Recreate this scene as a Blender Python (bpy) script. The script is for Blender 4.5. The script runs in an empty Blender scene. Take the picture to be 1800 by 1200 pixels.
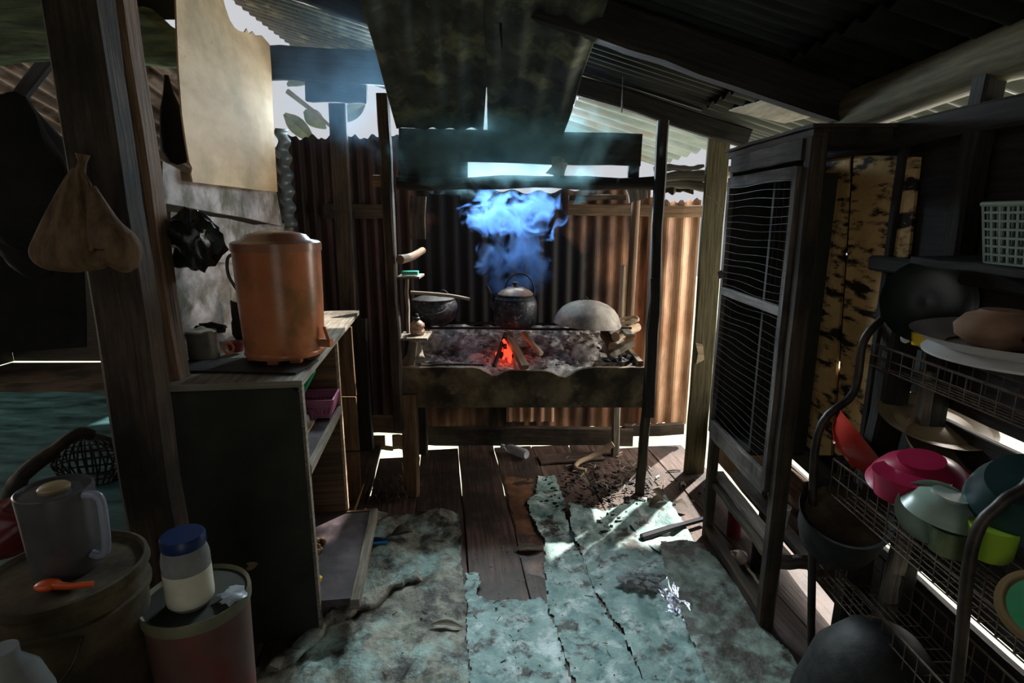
import bpy, math, random
import numpy as np
from mathutils import Vector, Matrix, noise
random.seed(7); np.random.seed(7)
sc = bpy.context.scene
R = math.radians
# ------------------------------------------------------------------ camera
CAMZ = 1.6; PITCH = R(12.5); FPX = 1000.0
cd = bpy.data.cameras.new('camera'); cam = bpy.data.objects.new('camera', cd)
sc.collection.objects.link(cam); sc.camera = cam
cam.location = (0, 0, CAMZ); cam.rotation_euler = (R(90) - PITCH, 0, 0)
cd.sensor_width = 36; cd.lens = 36 * FPX / 1800; cd.clip_start = 0.05
# ------------------------------------------------------------------ world, sun, daylight
w = bpy.data.worlds.new('world'); sc.world = w; w.use_nodes = True
w.node_tree.nodes['Background'].inputs[0].default_value = (0.60, 0.61, 0.64, 1)
w.node_tree.nodes['Background'].inputs[1].default_value = 1.0
sc.view_settings.view_transform = 'Standard'; sc.view_settings.look = 'None'
sc.view_settings.gamma = 1.0; sc.view_settings.exposure = 0.0; sc.view_settings.use_curve_mapping = False
sc.cycles.max_bounces = 8; sc.cycles.volume_bounces = 1; sc.cycles.volume_step_rate = 1.0
sc.cycles.sample_clamp_indirect = 4.0
def lamp(name, kind, loc, aim, energy, color, **kw):
    l = bpy.data.lights.new(name, kind); l.energy = energy; l.color = color
    for k, v in kw.items(): setattr(l, k, v)
    o = bpy.data.objects.new(name, l); sc.collection.objects.link(o); o.location = loc
    o.rotation_euler = (Vector(aim) - Vector(loc)).to_track_quat('-Z', 'Y').to_euler(); return o
SUN = Vector((-0.64, -0.77, -1.12))
lamp('sun', 'SUN', (4, 6, 5), Vector((4, 6, 5)) + SUN, 14.0, (1, .95, .88), angle=R(1.2))
# daylight of the sky outside the open right side, the open eave behind the hearth, the door behind the camera
lamp('daylight_right', 'AREA', (2.7, 3.45, 1.6), (0.4, 3.0, 0.8), 140, (1, .93, .84), shape='RECTANGLE', size=1.6, size_y=1.6)
lamp('daylight_eave', 'AREA', (-.35, 4.6, 2.14), (0, 3.0, 1.1), 75, (.72, .88, 1), shape='RECTANGLE', size=1.4, size_y=.25)
lamp('daylight_door', 'AREA', (0.2, -1.6, 1.5), (0, 2.5, 0.6), 2.5, (1, .97, .82), shape='RECTANGLE', size=0.9, size_y=1.7)
lamp('added_floor_fill', 'AREA', (-.05, 4.35, 2.33), (0.1, 1.3, 0), 20, (.78, .95, 1), shape='RECTANGLE', size=1.2, size_y=.28, spread=R(62))  # added lamp, a narrow beam that lifts the dark front floor
lamp('added_haze_fill', 'AREA', (-.95, 4.6, 2.3), (0.2, 2.7, 1.7), 30, (.74, .92, 1), shape='RECTANGLE', size=.6, size_y=.22)  # added lamp that lights the haze in front of the stove board
lamp('added_side_room_fill', 'AREA', (-5.9, 3.6, 1.5), (-2.5, 4.4, 2.2), 40, (1, .88, .72), shape='RECTANGLE', size=1.2, size_y=1.6)  # added lamp that brightens the side room's roof sheets

# ------------------------------------------------------------------ pixel -> place
cp, sp_ = math.cos(PITCH), math.sin(PITCH)
def ray(px, py):
    a, b = (px - 900) / FPX, (600 - py) / FPX
    return Vector((a, cp + b * sp_, -sp_ + b * cp))
def at(px, py, X=None, Y=None, Z=None):
    d = ray(px, py)
    t = X / d.x if X is not None else (Y / d.y if Y is not None else (Z - CAMZ) / d.z)
    return Vector((0, 0, CAMZ)) + d * t
LA, LB = Vector((-1.24, 1.9, 0)), Vector((-1.47, 3.88, 0))
LN = Vector((LB.y - LA.y, -(LB.x - LA.x), 0)).normalized()
def lw(px, py, off=0.0):                       # point on the left wall plane
    d = ray(px, py); t = ((LA + LN * off).dot(LN)) / d.dot(LN)
    return Vector((0, 0, CAMZ)) + d * t
def fl(px, py, z=0.0): return at(px, py, Z=z)

# ------------------------------------------------------------------ materials
def _n(nt, t, **kw):
    n = nt.nodes.new(t)
    for k, v in kw.items(): setattr(n, k, v)
    return n
def mat(name, c1, c2, scale=6, stretch=(1, 1, 1), coord='Object', rough=.8, metal=0, bump=.3, spec=.4,
        dirt=None, dscale=2.5, dlo=.45, dhi=.62, dstretch=(1, 1, 1), lo=.36, hi=.64, trans=0, emit=None, estr=0, ior=1.45, sss=None, soot=None, rvar=0.0, light=None, bdist=.01):
    m = bpy.data.materials.new(name); m.use_nodes = True; nt = m.node_tree; L = nt.links.new
    b = nt.nodes['Principled BSDF']
    tc = _n(nt, 'ShaderNodeTexCoord'); mp = _n(nt, 'ShaderNodeMapping'); mp.inputs['Scale'].default_value = stretch
    L(tc.outputs[coord], mp.inputs[0])
    no = _n(nt, 'ShaderNodeTexNoise'); no.inputs['Scale'].default_value = scale; no.inputs['Detail'].default_value = 8
    no.inputs['Roughness'].default_value = .65
    L(mp.outputs[0], no.inputs[0])
    cr = _n(nt, 'ShaderNodeValToRGB'); cr.color_ramp.elements[0].position = lo; cr.color_ramp.elements[1].position = hi
    cr.color_ramp.elements[0].color = (*c1, 1); cr.color_ramp.elements[1].color = (*c2, 1)
    L(no.outputs[0], cr.inputs[0]); col = cr.outputs[0]
    if dirt is not None:
        m2 = _n(nt, 'ShaderNodeMapping'); m2.inputs['Scale'].default_value = dstretch; m2.inputs['Location'].default_value = (3.1, 1.7, .4)
        L(tc.outputs[coord], m2.inputs[0])
        n2 = _n(nt, 'ShaderNodeTexNoise'); n2.inputs['Scale'].default_value = dscale; n2.inputs['Detail'].default_value = 7
        n2.inputs['Roughness'].default_value = .6
        L(m2.outputs[0], n2.inputs[0])
        r2 = _n(nt, 'ShaderNodeValToRGB'); r2.color_ramp.elements[0].position = dlo; r2.color_ramp.elements[1].position = dhi
        L(n2.outputs[0], r2.inputs[0])
        mx = _n(nt, 'ShaderNodeMixRGB'); L(r2.outputs[0], mx.inputs[0]); L(col, mx.inputs[1]); mx.inputs[2].default_value = (*dirt, 1)
        col = mx.outputs[0]
    if light is not None:                       # second-colour patches; on the tarps, pale scuffs and painted glossy highlights
        lc, lsc, llo, lhi = light
        m4 = _n(nt, 'ShaderNodeMapping'); m4.inputs['Location'].default_value = (7.3, 2.2, 1.1); m4.inputs['Scale'].default_value = dstretch
        L(tc.outputs[coord], m4.inputs[0]); n4 = _n(nt, 'ShaderNodeTexNoise'); n4.inputs['Scale'].default_value = lsc; n4.inputs['Detail'].default_value = 9
        n4.inputs['Roughness'].default_value = .7; L(m4.outputs[0], n4.inputs[0])
        r4 = _n(nt, 'ShaderNodeMapRange'); r4.inputs[1].default_value = llo; r4.inputs[2].default_value = lhi; L(n4.outputs[0], r4.inputs[0])
        mx = _n(nt, 'ShaderNodeMixRGB'); L(r4.outputs[0], mx.inputs[0]); L(col, mx.inputs[1]); mx.inputs[2].default_value = (*lc, 1); col = mx.outputs[0]
    if soot is not None:                        # a soot stain left on the sheet round a point: (centre, radii)
        ctr, rad = soot
        m3 = _n(nt, 'ShaderNodeMapping'); m3.inputs['Location'].default_value = [-c / r for c, r in zip(ctr, rad)]
        m3.inputs['Scale'].default_value = [1 / r for r in rad]
        L(tc.outputs['Object'], m3.inputs[0])
        vm = _n(nt, 'ShaderNodeVectorMath', operation='LENGTH'); L(m3.outputs[0], vm.inputs[0])
        ad = _n(nt, 'ShaderNodeMath', operation='ADD'); L(vm.outputs['Value'], ad.inputs[0])
        n3 = _n(nt, 'ShaderNodeTexNoise'); n3.inputs['Scale'].default_value = 4; n3.inputs['Detail'].default_value = 5; L(tc.outputs['Object'], n3.inputs[0])
        L(n3.outputs[0], ad.inputs[1])
        r3 = _n(nt, 'ShaderNodeMapRange'); r3.inputs[1].default_value = 1.3; r3.inputs[2].default_value = 1.62
        L(ad.outputs[0], r3.inputs[0])
        mx = _n(nt, 'ShaderNodeMixRGB'); L(r3.outputs[0], mx.inputs[0]); mx.inputs[1].default_value = (.012, .010, .010, 1); L(col, mx.inputs[2])
        col = mx.outputs[0]
    L(col, b.inputs['Base Color'])
    b.inputs['Metallic'].default_value = metal; b.inputs['Specular IOR Level'].default_value = spec
    b.inputs['Roughness'].default_value = rough
    if rvar:
        rr = _n(nt, 'ShaderNodeMapRange'); rr.inputs[3].default_value = max(.03, rough - rvar); rr.inputs[4].default_value = min(1, rough + rvar)
        L(no.outputs[0], rr.inputs[0]); L(rr.outputs[0], b.inputs['Roughness'])
    b.inputs['Transmission Weight'].default_value = trans; b.inputs['IOR'].default_value = ior
    if emit: b.inputs['Emission Color'].default_value = (*emit, 1); b.inputs['Emission Strength'].default_value = estr
    if bump:
        bp = _n(nt, 'ShaderNodeBump'); bp.inputs['Strength'].default_value = bump; bp.inputs['Distance'].default_value = bdist
        L(no.outputs[0], bp.inputs['Height']); L(bp.outputs[0], b.inputs['Normal'])
    return m
G = (.8, 12, 1)   # grain: uv u along the length
M = {}
M['wood_black'] = mat('sooty_wood', (.012, .010, .008), (.035, .028, .022), 5, G, 'UV', .75, bump=.5)
M['wood_dark'] = mat('dark_wood', (.028, .019, .012), (.085, .058, .036), 5, G, 'UV', .8, bump=.5, dirt=(.012, .010, .008))
M['wood_brown'] = mat('brown_wood', (.09, .052, .028), (.24, .145, .08), 5, G, 'UV', .8, bump=.5, dirt=(.03, .022, .016), dlo=.5, dhi=.75)
M['wood_grey'] = mat('grey_wood', (.12, .10, .075), (.30, .26, .20), 5, G, 'UV', .8, bump=.5, dirt=(.05, .04, .03), dlo=.5, dhi=.75)
M['wood_pale'] = mat('pale_wood', (.30, .21, .13), (.55, .42, .28), 5, G, 'UV', .8, bump=.4, dirt=(.10, .07, .05), dlo=.55, dhi=.8)
M['wood_floor'] = mat('floor_wood', (.035, .02, .016), (.14, .09, .07), 4, G, 'UV', .6, bump=.4, dirt=(.03, .022, .018), rvar=.2)
M['ply'] = mat('plywood', (.48, .31, .15), (.68, .47, .26), 2.5, (1, 1, 3), 'Object', .75, bump=.1, dirt=(.30, .22, .08), dscale=3, dlo=.5, dhi=.8, light=((.14, .09, .05), 26, .66, .72))
M['ply_grey'] = mat('weathered_plywood', (.20, .17, .15), (.50, .45, .43), 5, (1, 1, 2), 'Object', .8, bump=.3, dirt=(.10, .085, .045), dscale=5)
M['ply_blot'] = mat('blotched_board', (.52, .32, .12), (.75, .48, .20), 5, (1, 1, 1), 'Object', .85, bump=.3, dirt=(.018, .012, .007), dscale=6.5, dlo=.50, dhi=.58, dstretch=(1, .9, 3.6))
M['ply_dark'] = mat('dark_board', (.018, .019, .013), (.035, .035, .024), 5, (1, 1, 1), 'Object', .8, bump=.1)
M['lino'] = mat('shelf_lining', (.05, .038, .04), (.12, .09, .10), 14, (1, 1, 1), 'Object', .5, bump=.2, dirt=(.03, .025, .025), rvar=.2)
M['tin_rust'] = mat('rusty_tin', (.12, .05, .028), (.34, .17, .09), 5, (1, 1, .35), 'Object', .65, .15, .2, dirt=(.05, .022, .012), dscale=3, dstretch=(1.5, 1, .3), soot=((-.14, 3.88, 1.05), (.84, 1, .95)))
M['tin_bright'] = mat('orange_rusty_tin', (.30, .14, .07), (.68, .42, .27), 6, (1, 1, .35), 'Object', .6, .1, .2, dirt=(.12, .05, .025), dscale=3.5, dlo=.5, dhi=.7, dstretch=(2, 1, .3))
M['tin_dark'] = mat('brown_tin', (.022, .011, .009), (.065, .030, .022), 5, (1, 1, .3), 'Object', .7, .2, .2, dirt=(.02, .011, .009), dstretch=(2, 1, .3))
M['tin_soot'] = mat('sooty_tin', (.022, .028, .026), (.07, .085, .075), 7, (1, 1, 1), 'Object', .6, .2, .4, dirt=(.20, .22, .13), dscale=7, dlo=.53, dhi=.72)  # mossy patches made paler to carry the lit haze under the hood
M['roof'] = mat('sooty_roof_tin', (.010, .011, .010), (.035, .037, .033), 7, (.3, 1, 1), 'Object', .42, .5, .3, spec=.5, rvar=.2)
M['galv'] = mat('galvanised_tin', (.10, .13, .135), (.26, .29, .29), 4, (.5, 1, 1), 'Object', .45, .4, .2, dirt=(.22, .13, .08), dlo=.52, dhi=.7, rvar=.15)
M['galv_rust'] = mat('streaked_tin', (.30, .22, .18), (.62, .50, .44), 5, (2, .3, 1), 'Object', .6, .2, .2, dirt=(.12, .06, .04), dscale=4, dlo=.5, dhi=.65)
M['green_tarp'] = mat('green_tarp', (.02, .03, .012), (.17, .22, .10), 5, (1, 2.2, 1), 'Object', .5, bump=.8, spec=.4)
M['tarp'] = mat('tarp_green', (.10, .21, .20), (.28, .40, .375), 12, (1, 1, 1), 'Object', .34, bump=1.0, bdist=.02, spec=.6, dirt=(.04, .036, .026), dscale=11, dlo=.54, dhi=.63, rvar=.2, light=((.60, .69, .68), 8, .52, .66))  # light layer puts glossy highlights and scuffs into the colour
M['tarp_dirty'] = mat('tarp_dirty', (.08, .075, .055), (.30, .30, .23), 13, (1, 1, 1), 'Object', .38, bump=1.0, bdist=.02, spec=.6, dirt=(.03, .026, .018), dscale=9, dlo=.49, dhi=.59, rvar=.22, light=((.32, .47, .43), 5, .50, .64))
M['tarp_muddy'] = mat('tarp_muddy', (.05, .065, .05), (.22, .28, .23), 13, (1, 1, 1), 'Object', .34, bump=1.0, bdist=.02, spec=.6, dirt=(.035, .03, .02), dscale=8, dlo=.47, dhi=.57, rvar=.2, light=((.32, .42, .38), 7, .54, .68))
M['bag_clear'] = mat('thin_clear_film', (.86, .9, .9), (.95, .97, .97), 6, (1, 1, 1), 'Object', .1, bump=.3, trans=.85, ior=1.06)
M['tarp_side'] = mat('tarp_teal', (.008, .03, .032), (.07, .17, .18), 2.2, (1, 3, 1), 'Object', .4, bump=.6, spec=.5)
M['lino_floor'] = mat('vinyl_patch', (.10, .05, .03), (.24, .12, .07), 9, (1, 1, 1), 'Object', .4, bump=.2, dirt=(.04, .025, .02))
M['ash'] = mat('ash', (.20, .18, .165), (.76, .71, .67), 16, (1, 1, 1), 'Object', .95, bump=1.0, dirt=(.05, .042, .036), dscale=6, dlo=.5, dhi=.66)
M['clay_box'] = mat('hearth_board', (.07, .052, .03), (.24, .18, .105), 7, (1, 1, 1), 'Object', .9, bump=.5, dirt=(.035, .026, .017), dscale=5, light=((.30, .25, .17), 6, .58, .70))
M['soot_metal'] = mat('soot_enamel', (.010, .011, .014), (.045, .048, .058), 30, (1, 1, 1), 'Object', .38, .2, .5, dirt=(.22, .23, .27), dscale=45, dlo=.60, dhi=.68)
M['black_iron'] = mat('black_iron', (.009, .009, .009), (.028, .026, .024), 20, (1, 1, 1), 'Object', .62, .3, .3)
M['wok'] = mat('ashy_wok', (.24, .21, .18), (.50, .46, .40), 10, (1, 1, 1), 'Object', .75, .0, .35, dirt=(.10, .08, .065), dscale=5, dlo=.5, dhi=.7)
M['lid'] = mat('brown_lid', (.12, .075, .055), (.34, .23, .17), 8, (1, 1, 1), 'Object', .4, .3, .2)
M['steel'] = mat('steel', (.45, .44, .38), (.62, .60, .52), 12, (1, 1, 1), 'Object', .28, .75, .02)
M['wire'] = mat('wire', (.07, .065, .06), (.24, .22, .20), 14, (1, 1, 1), 'Object', .5, .6, .1)
M['wire_pale'] = mat('pale_wire', (.05, .05, .045), (.13, .125, .12), 10, (1, 1, 1), 'Object', .5, .5, .1)
M['wire_rust'] = mat('rusty_wire', (.04, .025, .016), (.12, .08, .05), 20, (1, 1, 1), 'Object', .7, .3, .1)
M['pipe'] = mat('rack_pipe', (.018, .016, .014), (.06, .045, .035), 12, (1, 1, 1), 'Object', .45, .4, .2)
M['cooler'] = mat('orange_plastic', (.50, .16, .07), (.62, .22, .09), 4, (1, 1, 1), 'Object', .28, bump=.03, spec=.5, dirt=(.30, .13, .045), dscale=7, dlo=.5, dhi=.66)
M['cooler_lid'] = mat('cooler_lid', (.34, .14, .08), (.46, .20, .11), 6, (1, 1, 1), 'Object', .25, bump=.03)
M['sack'] = mat('sack_cloth', (.075, .045, .022), (.19, .115, .06), 8, (4, 4, .8), 'Object', .9, bump=.5)
M['black_plastic'] = mat('black_plastic', (.010, .012, .011), (.022, .025, .023), 6, (1, 1, 1), 'Object', .22, bump=.5, spec=.6)
M['black_cloth'] = mat('black_cloth', (.010, .010, .010), (.022, .020, .018), 8, (1, 1, 1), 'Object', .9, bump=.5)
M['pink'] = mat('pink_plastic', (.38, .12, .22), (.48, .17, .28), 5, (1, 1, 1), 'Object', .35, bump=.03)
M['clear'] = mat('clear_plastic', (.62, .66, .70), (.8, .83, .87), 6, (1, 1, 1), 'Object', .15, bump=.25, trans=.6, ior=1.12)
M['white_plastic'] = mat('white_plastic', (.55, .55, .54), (.7, .7, .68), 5, (1, 1, 1), 'Object', .4, bump=.05)
M['green_plastic'] = mat('green_plastic', (.02, .26, .10), (.04, .36, .15), 5, (1, 1, 1), 'Object', .35, bump=.03)
M['teal_plastic'] = mat('teal_plastic', (.03, .36, .27), (.06, .48, .36), 5, (1, 1, 1), 'Object', .35, bump=.03)
M['teal_bowl'] = mat('teal_bowl', (.012, .034, .034), (.022, .052, .05), 5, (1, 1, 1), 'Object', .35, bump=.03)
M['lime'] = mat('lime_plastic', (.20, .34, .02), (.28, .42, .04), 5, (1, 1, 1), 'Object', .3, bump=.03)
M['mint'] = mat('mint_plastic', (.24, .32, .26), (.32, .40, .33), 5, (1, 1, 1), 'Object', .3, bump=.03)
M['red'] = mat('red_plastic', (.32, .02, .015), (.45, .04, .025), 5, (1, 1, 1), 'Object', .25, bump=.03)
M['magenta'] = mat('magenta_plastic', (.30, .01, .045), (.42, .02, .075), 5, (1, 1, 1), 'Object', .3, bump=.03)
M['darkred'] = mat('dark_red_plastic', (.10, .012, .015), (.16, .02, .025), 5, (1, 1, 1), 'Object', .3, bump=.03)
M['cream'] = mat('cream_enamel', (.30, .22, .11), (.38, .28, .15), 5, (1, 1, 1), 'Object', .4, bump=.05)
M['enamel'] = mat('white_enamel', (.50, .48, .46), (.62, .60, .58), 5, (1, 1, 1), 'Object', .3, bump=.03)
M['clay'] = mat('clay', (.30, .17, .10), (.42, .25, .15), 8, (1, 1, 1), 'Object', .8, bump=.2)
M['yellow'] = mat('yellow_plastic', (.62, .42, .02), (.75, .55, .05), 5, (1, 1, 1), 'Object', .35, bump=.03)
M['orange'] = mat('orange_spoon', (.70, .09, .02), (.80, .13, .03), 5, (1, 1, 1), 'Object', .35, bump=.03)
M['blue'] = mat('blue_plastic', (.008, .02, .075), (.014, .034, .11), 5, (1, 1, 1), 'Object', .35, bump=.03)
M['cyan'] = mat('cyan_print', (.03, .22, .50), (.05, .30, .60), 5, (1, 1, 1), 'Object', .35, bump=.03)
M['milk'] = mat('creamy_salt', (.55, .52, .40), (.68, .64, .50), 9, (1, 1, 1), 'Object', .6, bump=.1)
M['jar_grey'] = mat('glass_jar_grey', (.30, .31, .30), (.42, .43, .42), 9, (1, 1, 1), 'Object', .12, bump=.02, trans=.5, ior=1.1)
M['jug'] = mat('cloudy_jug', (.07, .07, .07), (.12, .115, .11), 5, (1, 1, 1), 'Object', .3, bump=.05)
M['jug_handle'] = mat('grey_blue_plastic', (.22, .24, .30), (.30, .33, .40), 5, (1, 1, 1), 'Object', .3, bump=.03)
M['bucket_rust'] = mat('muddy_bucket', (.04, .03, .014), (.14, .11, .06), 7, (1, 1, 1), 'Object', .8, bump=.5, dirt=(.035, .022, .012), dscale=5)
M['bucket_brown'] = mat('brown_bucket', (.09, .045, .035), (.14, .07, .055), 5, (1, 1, 1), 'Object', .55, bump=.1, dirt=(.18, .025, .02), dscale=2.2, dlo=.55, dhi=.68)
M['bucket_rim'] = mat('olive_rim', (.10, .10, .06), (.17, .165, .10), 7, (1, 1, 1), 'Object', .5, bump=.1)
M['ember'] = mat('ember', (.5, .02, .01), (1, .1, .03), 20, (1, 1, 1), 'Object', .9, bump=.4, emit=(1, .045, .02), estr=2.2)
M['char'] = mat('charcoal', (.008, .008, .008), (.03, .028, .028), 20, (1, 1, 1), 'Object', .7, bump=.8)
M['nut'] = mat('brown_nut', (.20, .11, .05), (.38, .24, .13), 20, (1, 1, 1), 'Object', .6, bump=.3)
M['onion'] = mat('onion_skin', (.42, .30, .24), (.60, .46, .40), 6, (3, 3, .5), 'Object', .35, bump=.1)
M['leaf_dry'] = mat('dry_leaf', (.05, .04, .025), (.13, .10, .06), 8, (1, 1, 1), 'Object', .8, bump=.4)
M['leaf_tan'] = mat('tan_leaf', (.28, .20, .10), (.42, .32, .17), 8, (1, 1, 1), 'Object', .7, bump=.4)
M['leaf_out'] = mat('outdoor_leaf', (.20, .26, .14), (.42, .45, .34), 5, (1, 1, 1), 'Object', .6, bump=.2)
M['foil'] = mat('foil', (.55, .57, .68), (.85, .87, .95), 12, (1, 1, 1), 'Object', .18, 1, bump=1.2)
M['pipe_black'] = mat('black_hose', (.014, .014, .018), (.03, .03, .038), 8, (1, 1, 1), 'Object', .3, bump=.1)
M['ground'] = mat('outdoor_ground', (.26, .29, .20), (.48, .49, .38), 3, (1, 1, 1), 'Object', .95, bump=.5)
M['glass_dark'] = mat('dark_glass', (.012, .02, .017), (.022, .034, .028), 4, (1, 1, 1), 'Object', .3, bump=.02, spec=.6)
M['log_olive'] = mat('olive_log', (.045, .036, .015), (.13, .105, .05), 5, G, 'UV', .8, bump=.4)
M['wood_door'] = mat('door_wood', (.06, .047, .038), (.17, .14, .12), 5, G, 'UV', .8, bump=.5, dirt=(.03, .024, .02))
M['rope'] = mat('fibre', (.10, .09, .07), (.20, .18, .14), 20, (1, 1, 1), 'Object', .9, bump=.2)
M['hood_glow'] = M['tin_soot']

# ------------------------------------------------------------------ mesh builder
class MB:
    def __init__(s): s.v = []; s.f = []; s.uv = []
    def add(s, verts, faces, uvs=None):
        n = len(s.v); s.v += [tuple(v) for v in verts]
        for i, f in enumerate(faces):
            s.f.append(tuple(a + n for a in f)); s.uv.append(uvs[i] if uvs else [(0, 0)] * len(f))
        return s
    def plank(s, p1, p2, wd, th, up=(0, 0, 1), segs=6, jit=.004, ch=.15, taper=1.0):
        """a bar from p1 to p2: wd across, th along up"""
        p1, p2, up = Vector(p1), Vector(p2), Vector(up); d = (p2 - p1); ln = d.length; d.normalize()
        if abs(d.dot(up.normalized())) > .98: up = Vector((0, 1, 0)) if abs(d.y) < .9 else Vector((1, 0, 0))
        sd = d.cross(up).normalized(); u2 = sd.cross(d).normalized()
        c = min(wd, th) * ch; a, b = wd / 2, th / 2
        prof = [(-a + c, -b), (a - c, -b), (a, -b + c), (a, b - c), (a - c, b), (-a + c, b), (-a, b - c), (-a, -b + c)]
        per = [0]
        for i in range(8):
            q, r = prof[i], prof[(i + 1) % 8]; per.append(per[-1] + math.hypot(q[0] - r[0], q[1] - r[1]))
        vs, fs, uv = [], [], []; off = random.random() * 20; offu = random.random() * 20
        for k in range(segs + 1):
            t = k / segs; sc_ = 1 + (taper - 1) * t; cx, cy = random.uniform(-jit, jit), random.uniform(-jit, jit)
            for (x, y) in prof:
                vs.append(p1 + d * ln * t + sd * (x * sc_ + cx + random.uniform(-jit, jit) * .4) + u2 * (y * sc_ + cy + random.uniform(-jit, jit) * .4))
        for k in range(segs):
            for i in range(8):
                j = (i + 1) % 8
                fs.append((k * 8 + i, k * 8 + j, (k + 1) * 8 + j, (k + 1) * 8 + i))
                u0, u1 = ln * k / segs + offu, ln * (k + 1) / segs + offu
                uv.append([(u0, per[i] + off), (u0, per[i + 1] + off), (u1, per[i + 1] + off), (u1, per[i] + off)])
        fs.append(tuple(reversed(range(8)))); uv.append([(offu + x * .2, off + y) for x, y in reversed(prof)])
        fs.append(tuple(segs * 8 + i for i in range(8))); uv.append([(offu + x * .2, off + y) for x, y in prof])
        return s.add(vs, fs, uv)
    def box(s, lo, hi, jit=0.0, segs=1):
        lo, hi = Vector(lo), Vector(hi); c = (lo + hi) / 2; e = hi - lo
        ax = max(range(3), key=lambda i: e[i])
        d = Vector((0, 0, 0)); d[ax] = e[ax] / 2
        up = Vector((0, 0, 1)) if ax != 2 else Vector((0, 1, 0))
        o = [0, 1, 2]; o.remove(ax)
        ui = 2 if ax != 2 else 1
        o.remove(ui)
        return s.plank(c - d, c + d, e[o[0]], e[ui], up, segs=segs, jit=jit, ch=.06)
    def tube(s, pts, r, n=8, cap=True):
        pts = [Vector(p) for p in pts]; m = len(pts)
        rs = [r] * m if not hasattr(r, '__len__') else list(r)
        vs, fs, uv = [], [], []; off = random.random() * 10
        t0 = (pts[1] - pts[0]).normalized()
        nrm = t0.orthogonal().normalized(); ln = 0
        for k in range(m):
            t = (pts[min(k + 1, m - 1)] - pts[max(k - 1, 0)]).normalized()
            nrm = (nrm - t * nrm.dot(t)).normalized(); bn = t.cross(nrm)
            for i in range(n):
                a = 2 * math.pi * i / n
                vs.append(pts[k] + (nrm * math.cos(a) + bn * math.sin(a)) * rs[k])
        for k in range(m - 1):
            l2 = ln + (pts[k + 1] - pts[k]).length
            for i in range(n):
                j = (i + 1) % n; fs.append((k * n + i, k * n + j, (k + 1) * n + j, (k + 1) * n + i))
                v0, v1 = i / n * .3 + off, (i + 1) / n * .3 + off
                uv.append([(ln, v0), (ln, v1), (l2, v1), (l2, v0)])
            ln = l2
        if cap:
            fs.append(tuple(reversed(range(n)))); uv.append([(0, 0)] * n)
            fs.append(tuple((m - 1) * n + i for i in range(n))); uv.append([(0, 0)] * n)
        return s.add(vs, fs, uv)
    def lathe(s, prof, c=(0, 0, 0), n=32, axis=(0, 0, 1), sx=1, sy=1, wob=0, arc=None):
        """prof: (radius, height) list revolved about axis through c"""
        q = Vector((0, 0, 1)).rotation_difference(Vector(axis).normalized()); c = Vector(c)
        vs, fs = [], []; m = len(prof)
        for (r, h) in prof:
            for i in range(n):
                a = 2 * math.pi * i / n; rr = r * (1 + wob * noise.noise(Vector((math.cos(a) * 1.5, math.sin(a) * 1.5, h * 8 + c.x * 3))))
                vs.append(c + q @ Vector((rr * math.cos(a) * sx, rr * math.sin(a) * sy, h)))
        for k in range(m - 1):
            for i in range(n):
                j = (i + 1) % n; fs.append((k * n + i, k * n + j, (k + 1) * n + j, (k + 1) * n + i))
        fs.append(tuple(reversed(range(n)))); fs.append(tuple((m - 1) * n + i for i in range(n)))
        return s.add(vs, fs)
    def poly(s, pts, th, nrm):
        """flat outline with thickness"""
        pts = [Vector(p) for p in pts]; n = len(pts); o = Vector(nrm).normalized() * th
        vs = pts + [p - o for p in pts]
        fs = [tuple(range(n)), tuple(reversed(range(n, 2 * n)))] + [(i, n + i, n + (i + 1) % n, (i + 1) % n) for i in range(n)]
        fs = [tuple(f) for f in fs]
        return s.add(vs, fs, [[((vs[a] - vs[0]).length, vs[a].z) for a in f] for f in fs])
    def corr(s, org, u, v, wd, ln, amp=.012, per=.076, nrm=None, vsegs=6, top=None, bot=None, warp=0.0):
        """corrugated sheet: waves across u, ribs run along v. top/bot: extra length as a function of t in 0..1"""
        org, u, v = Vector(org), Vector(u).normalized(), Vector(v).normalized(); nrm = Vector(nrm).normalized() if nrm else u.cross(v).normalized()
        nu = max(4, int(wd / per * 8)); vs, fs, uv = [], [], []
        for k in range(vsegs + 1):
            for i in range(nu + 1):
                t = i / nu; x = t * wd; b = bot(t) if bot else 0; tp = top(t) if top else 0
                y = b + (ln + tp - b) * k / vsegs
                p = org + u * x + v * y
                vs.append(p + nrm * (amp * math.sin(2 * math.pi * x / per) + warp * noise.noise(Vector((x * 1.3, y * 1.1, org.x)))))
        for k in range(vsegs):
            for i in range(nu):
                a = k * (nu + 1) + i; fs.append((a, a + 1, a + nu + 2, a + nu + 1))
        return s.add(vs, fs)
    def blob(s, c, r, amp=.2, n=12, seed=0, freq=1.5):
        c = Vector(c); r = Vector(r) if hasattr(r, '__len__') else Vector((r, r, r)); vs, fs = [], []
        m = n // 2 + 1
        for k in range(m + 1):
            ph = math.pi * k / m
            for i in range(n):
                a = 2 * math.pi * i / n; d = Vector((math.sin(ph) * math.cos(a), math.sin(ph) * math.sin(a), math.cos(ph)))
                q = 1 + amp * noise.noise(d * freq + Vector((seed * 7.3, seed * 1.9, seed)))
                vs.append(c + Vector((d.x * r.x, d.y * r.y, d.z * r.z)) * q)
        for k in range(m):
            for i in range(n):
                j = (i + 1) % n; fs.append((k * n + i, (k + 1) * n + i, (k + 1) * n + j, k * n + j))
        return s.add(vs, fs)
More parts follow.
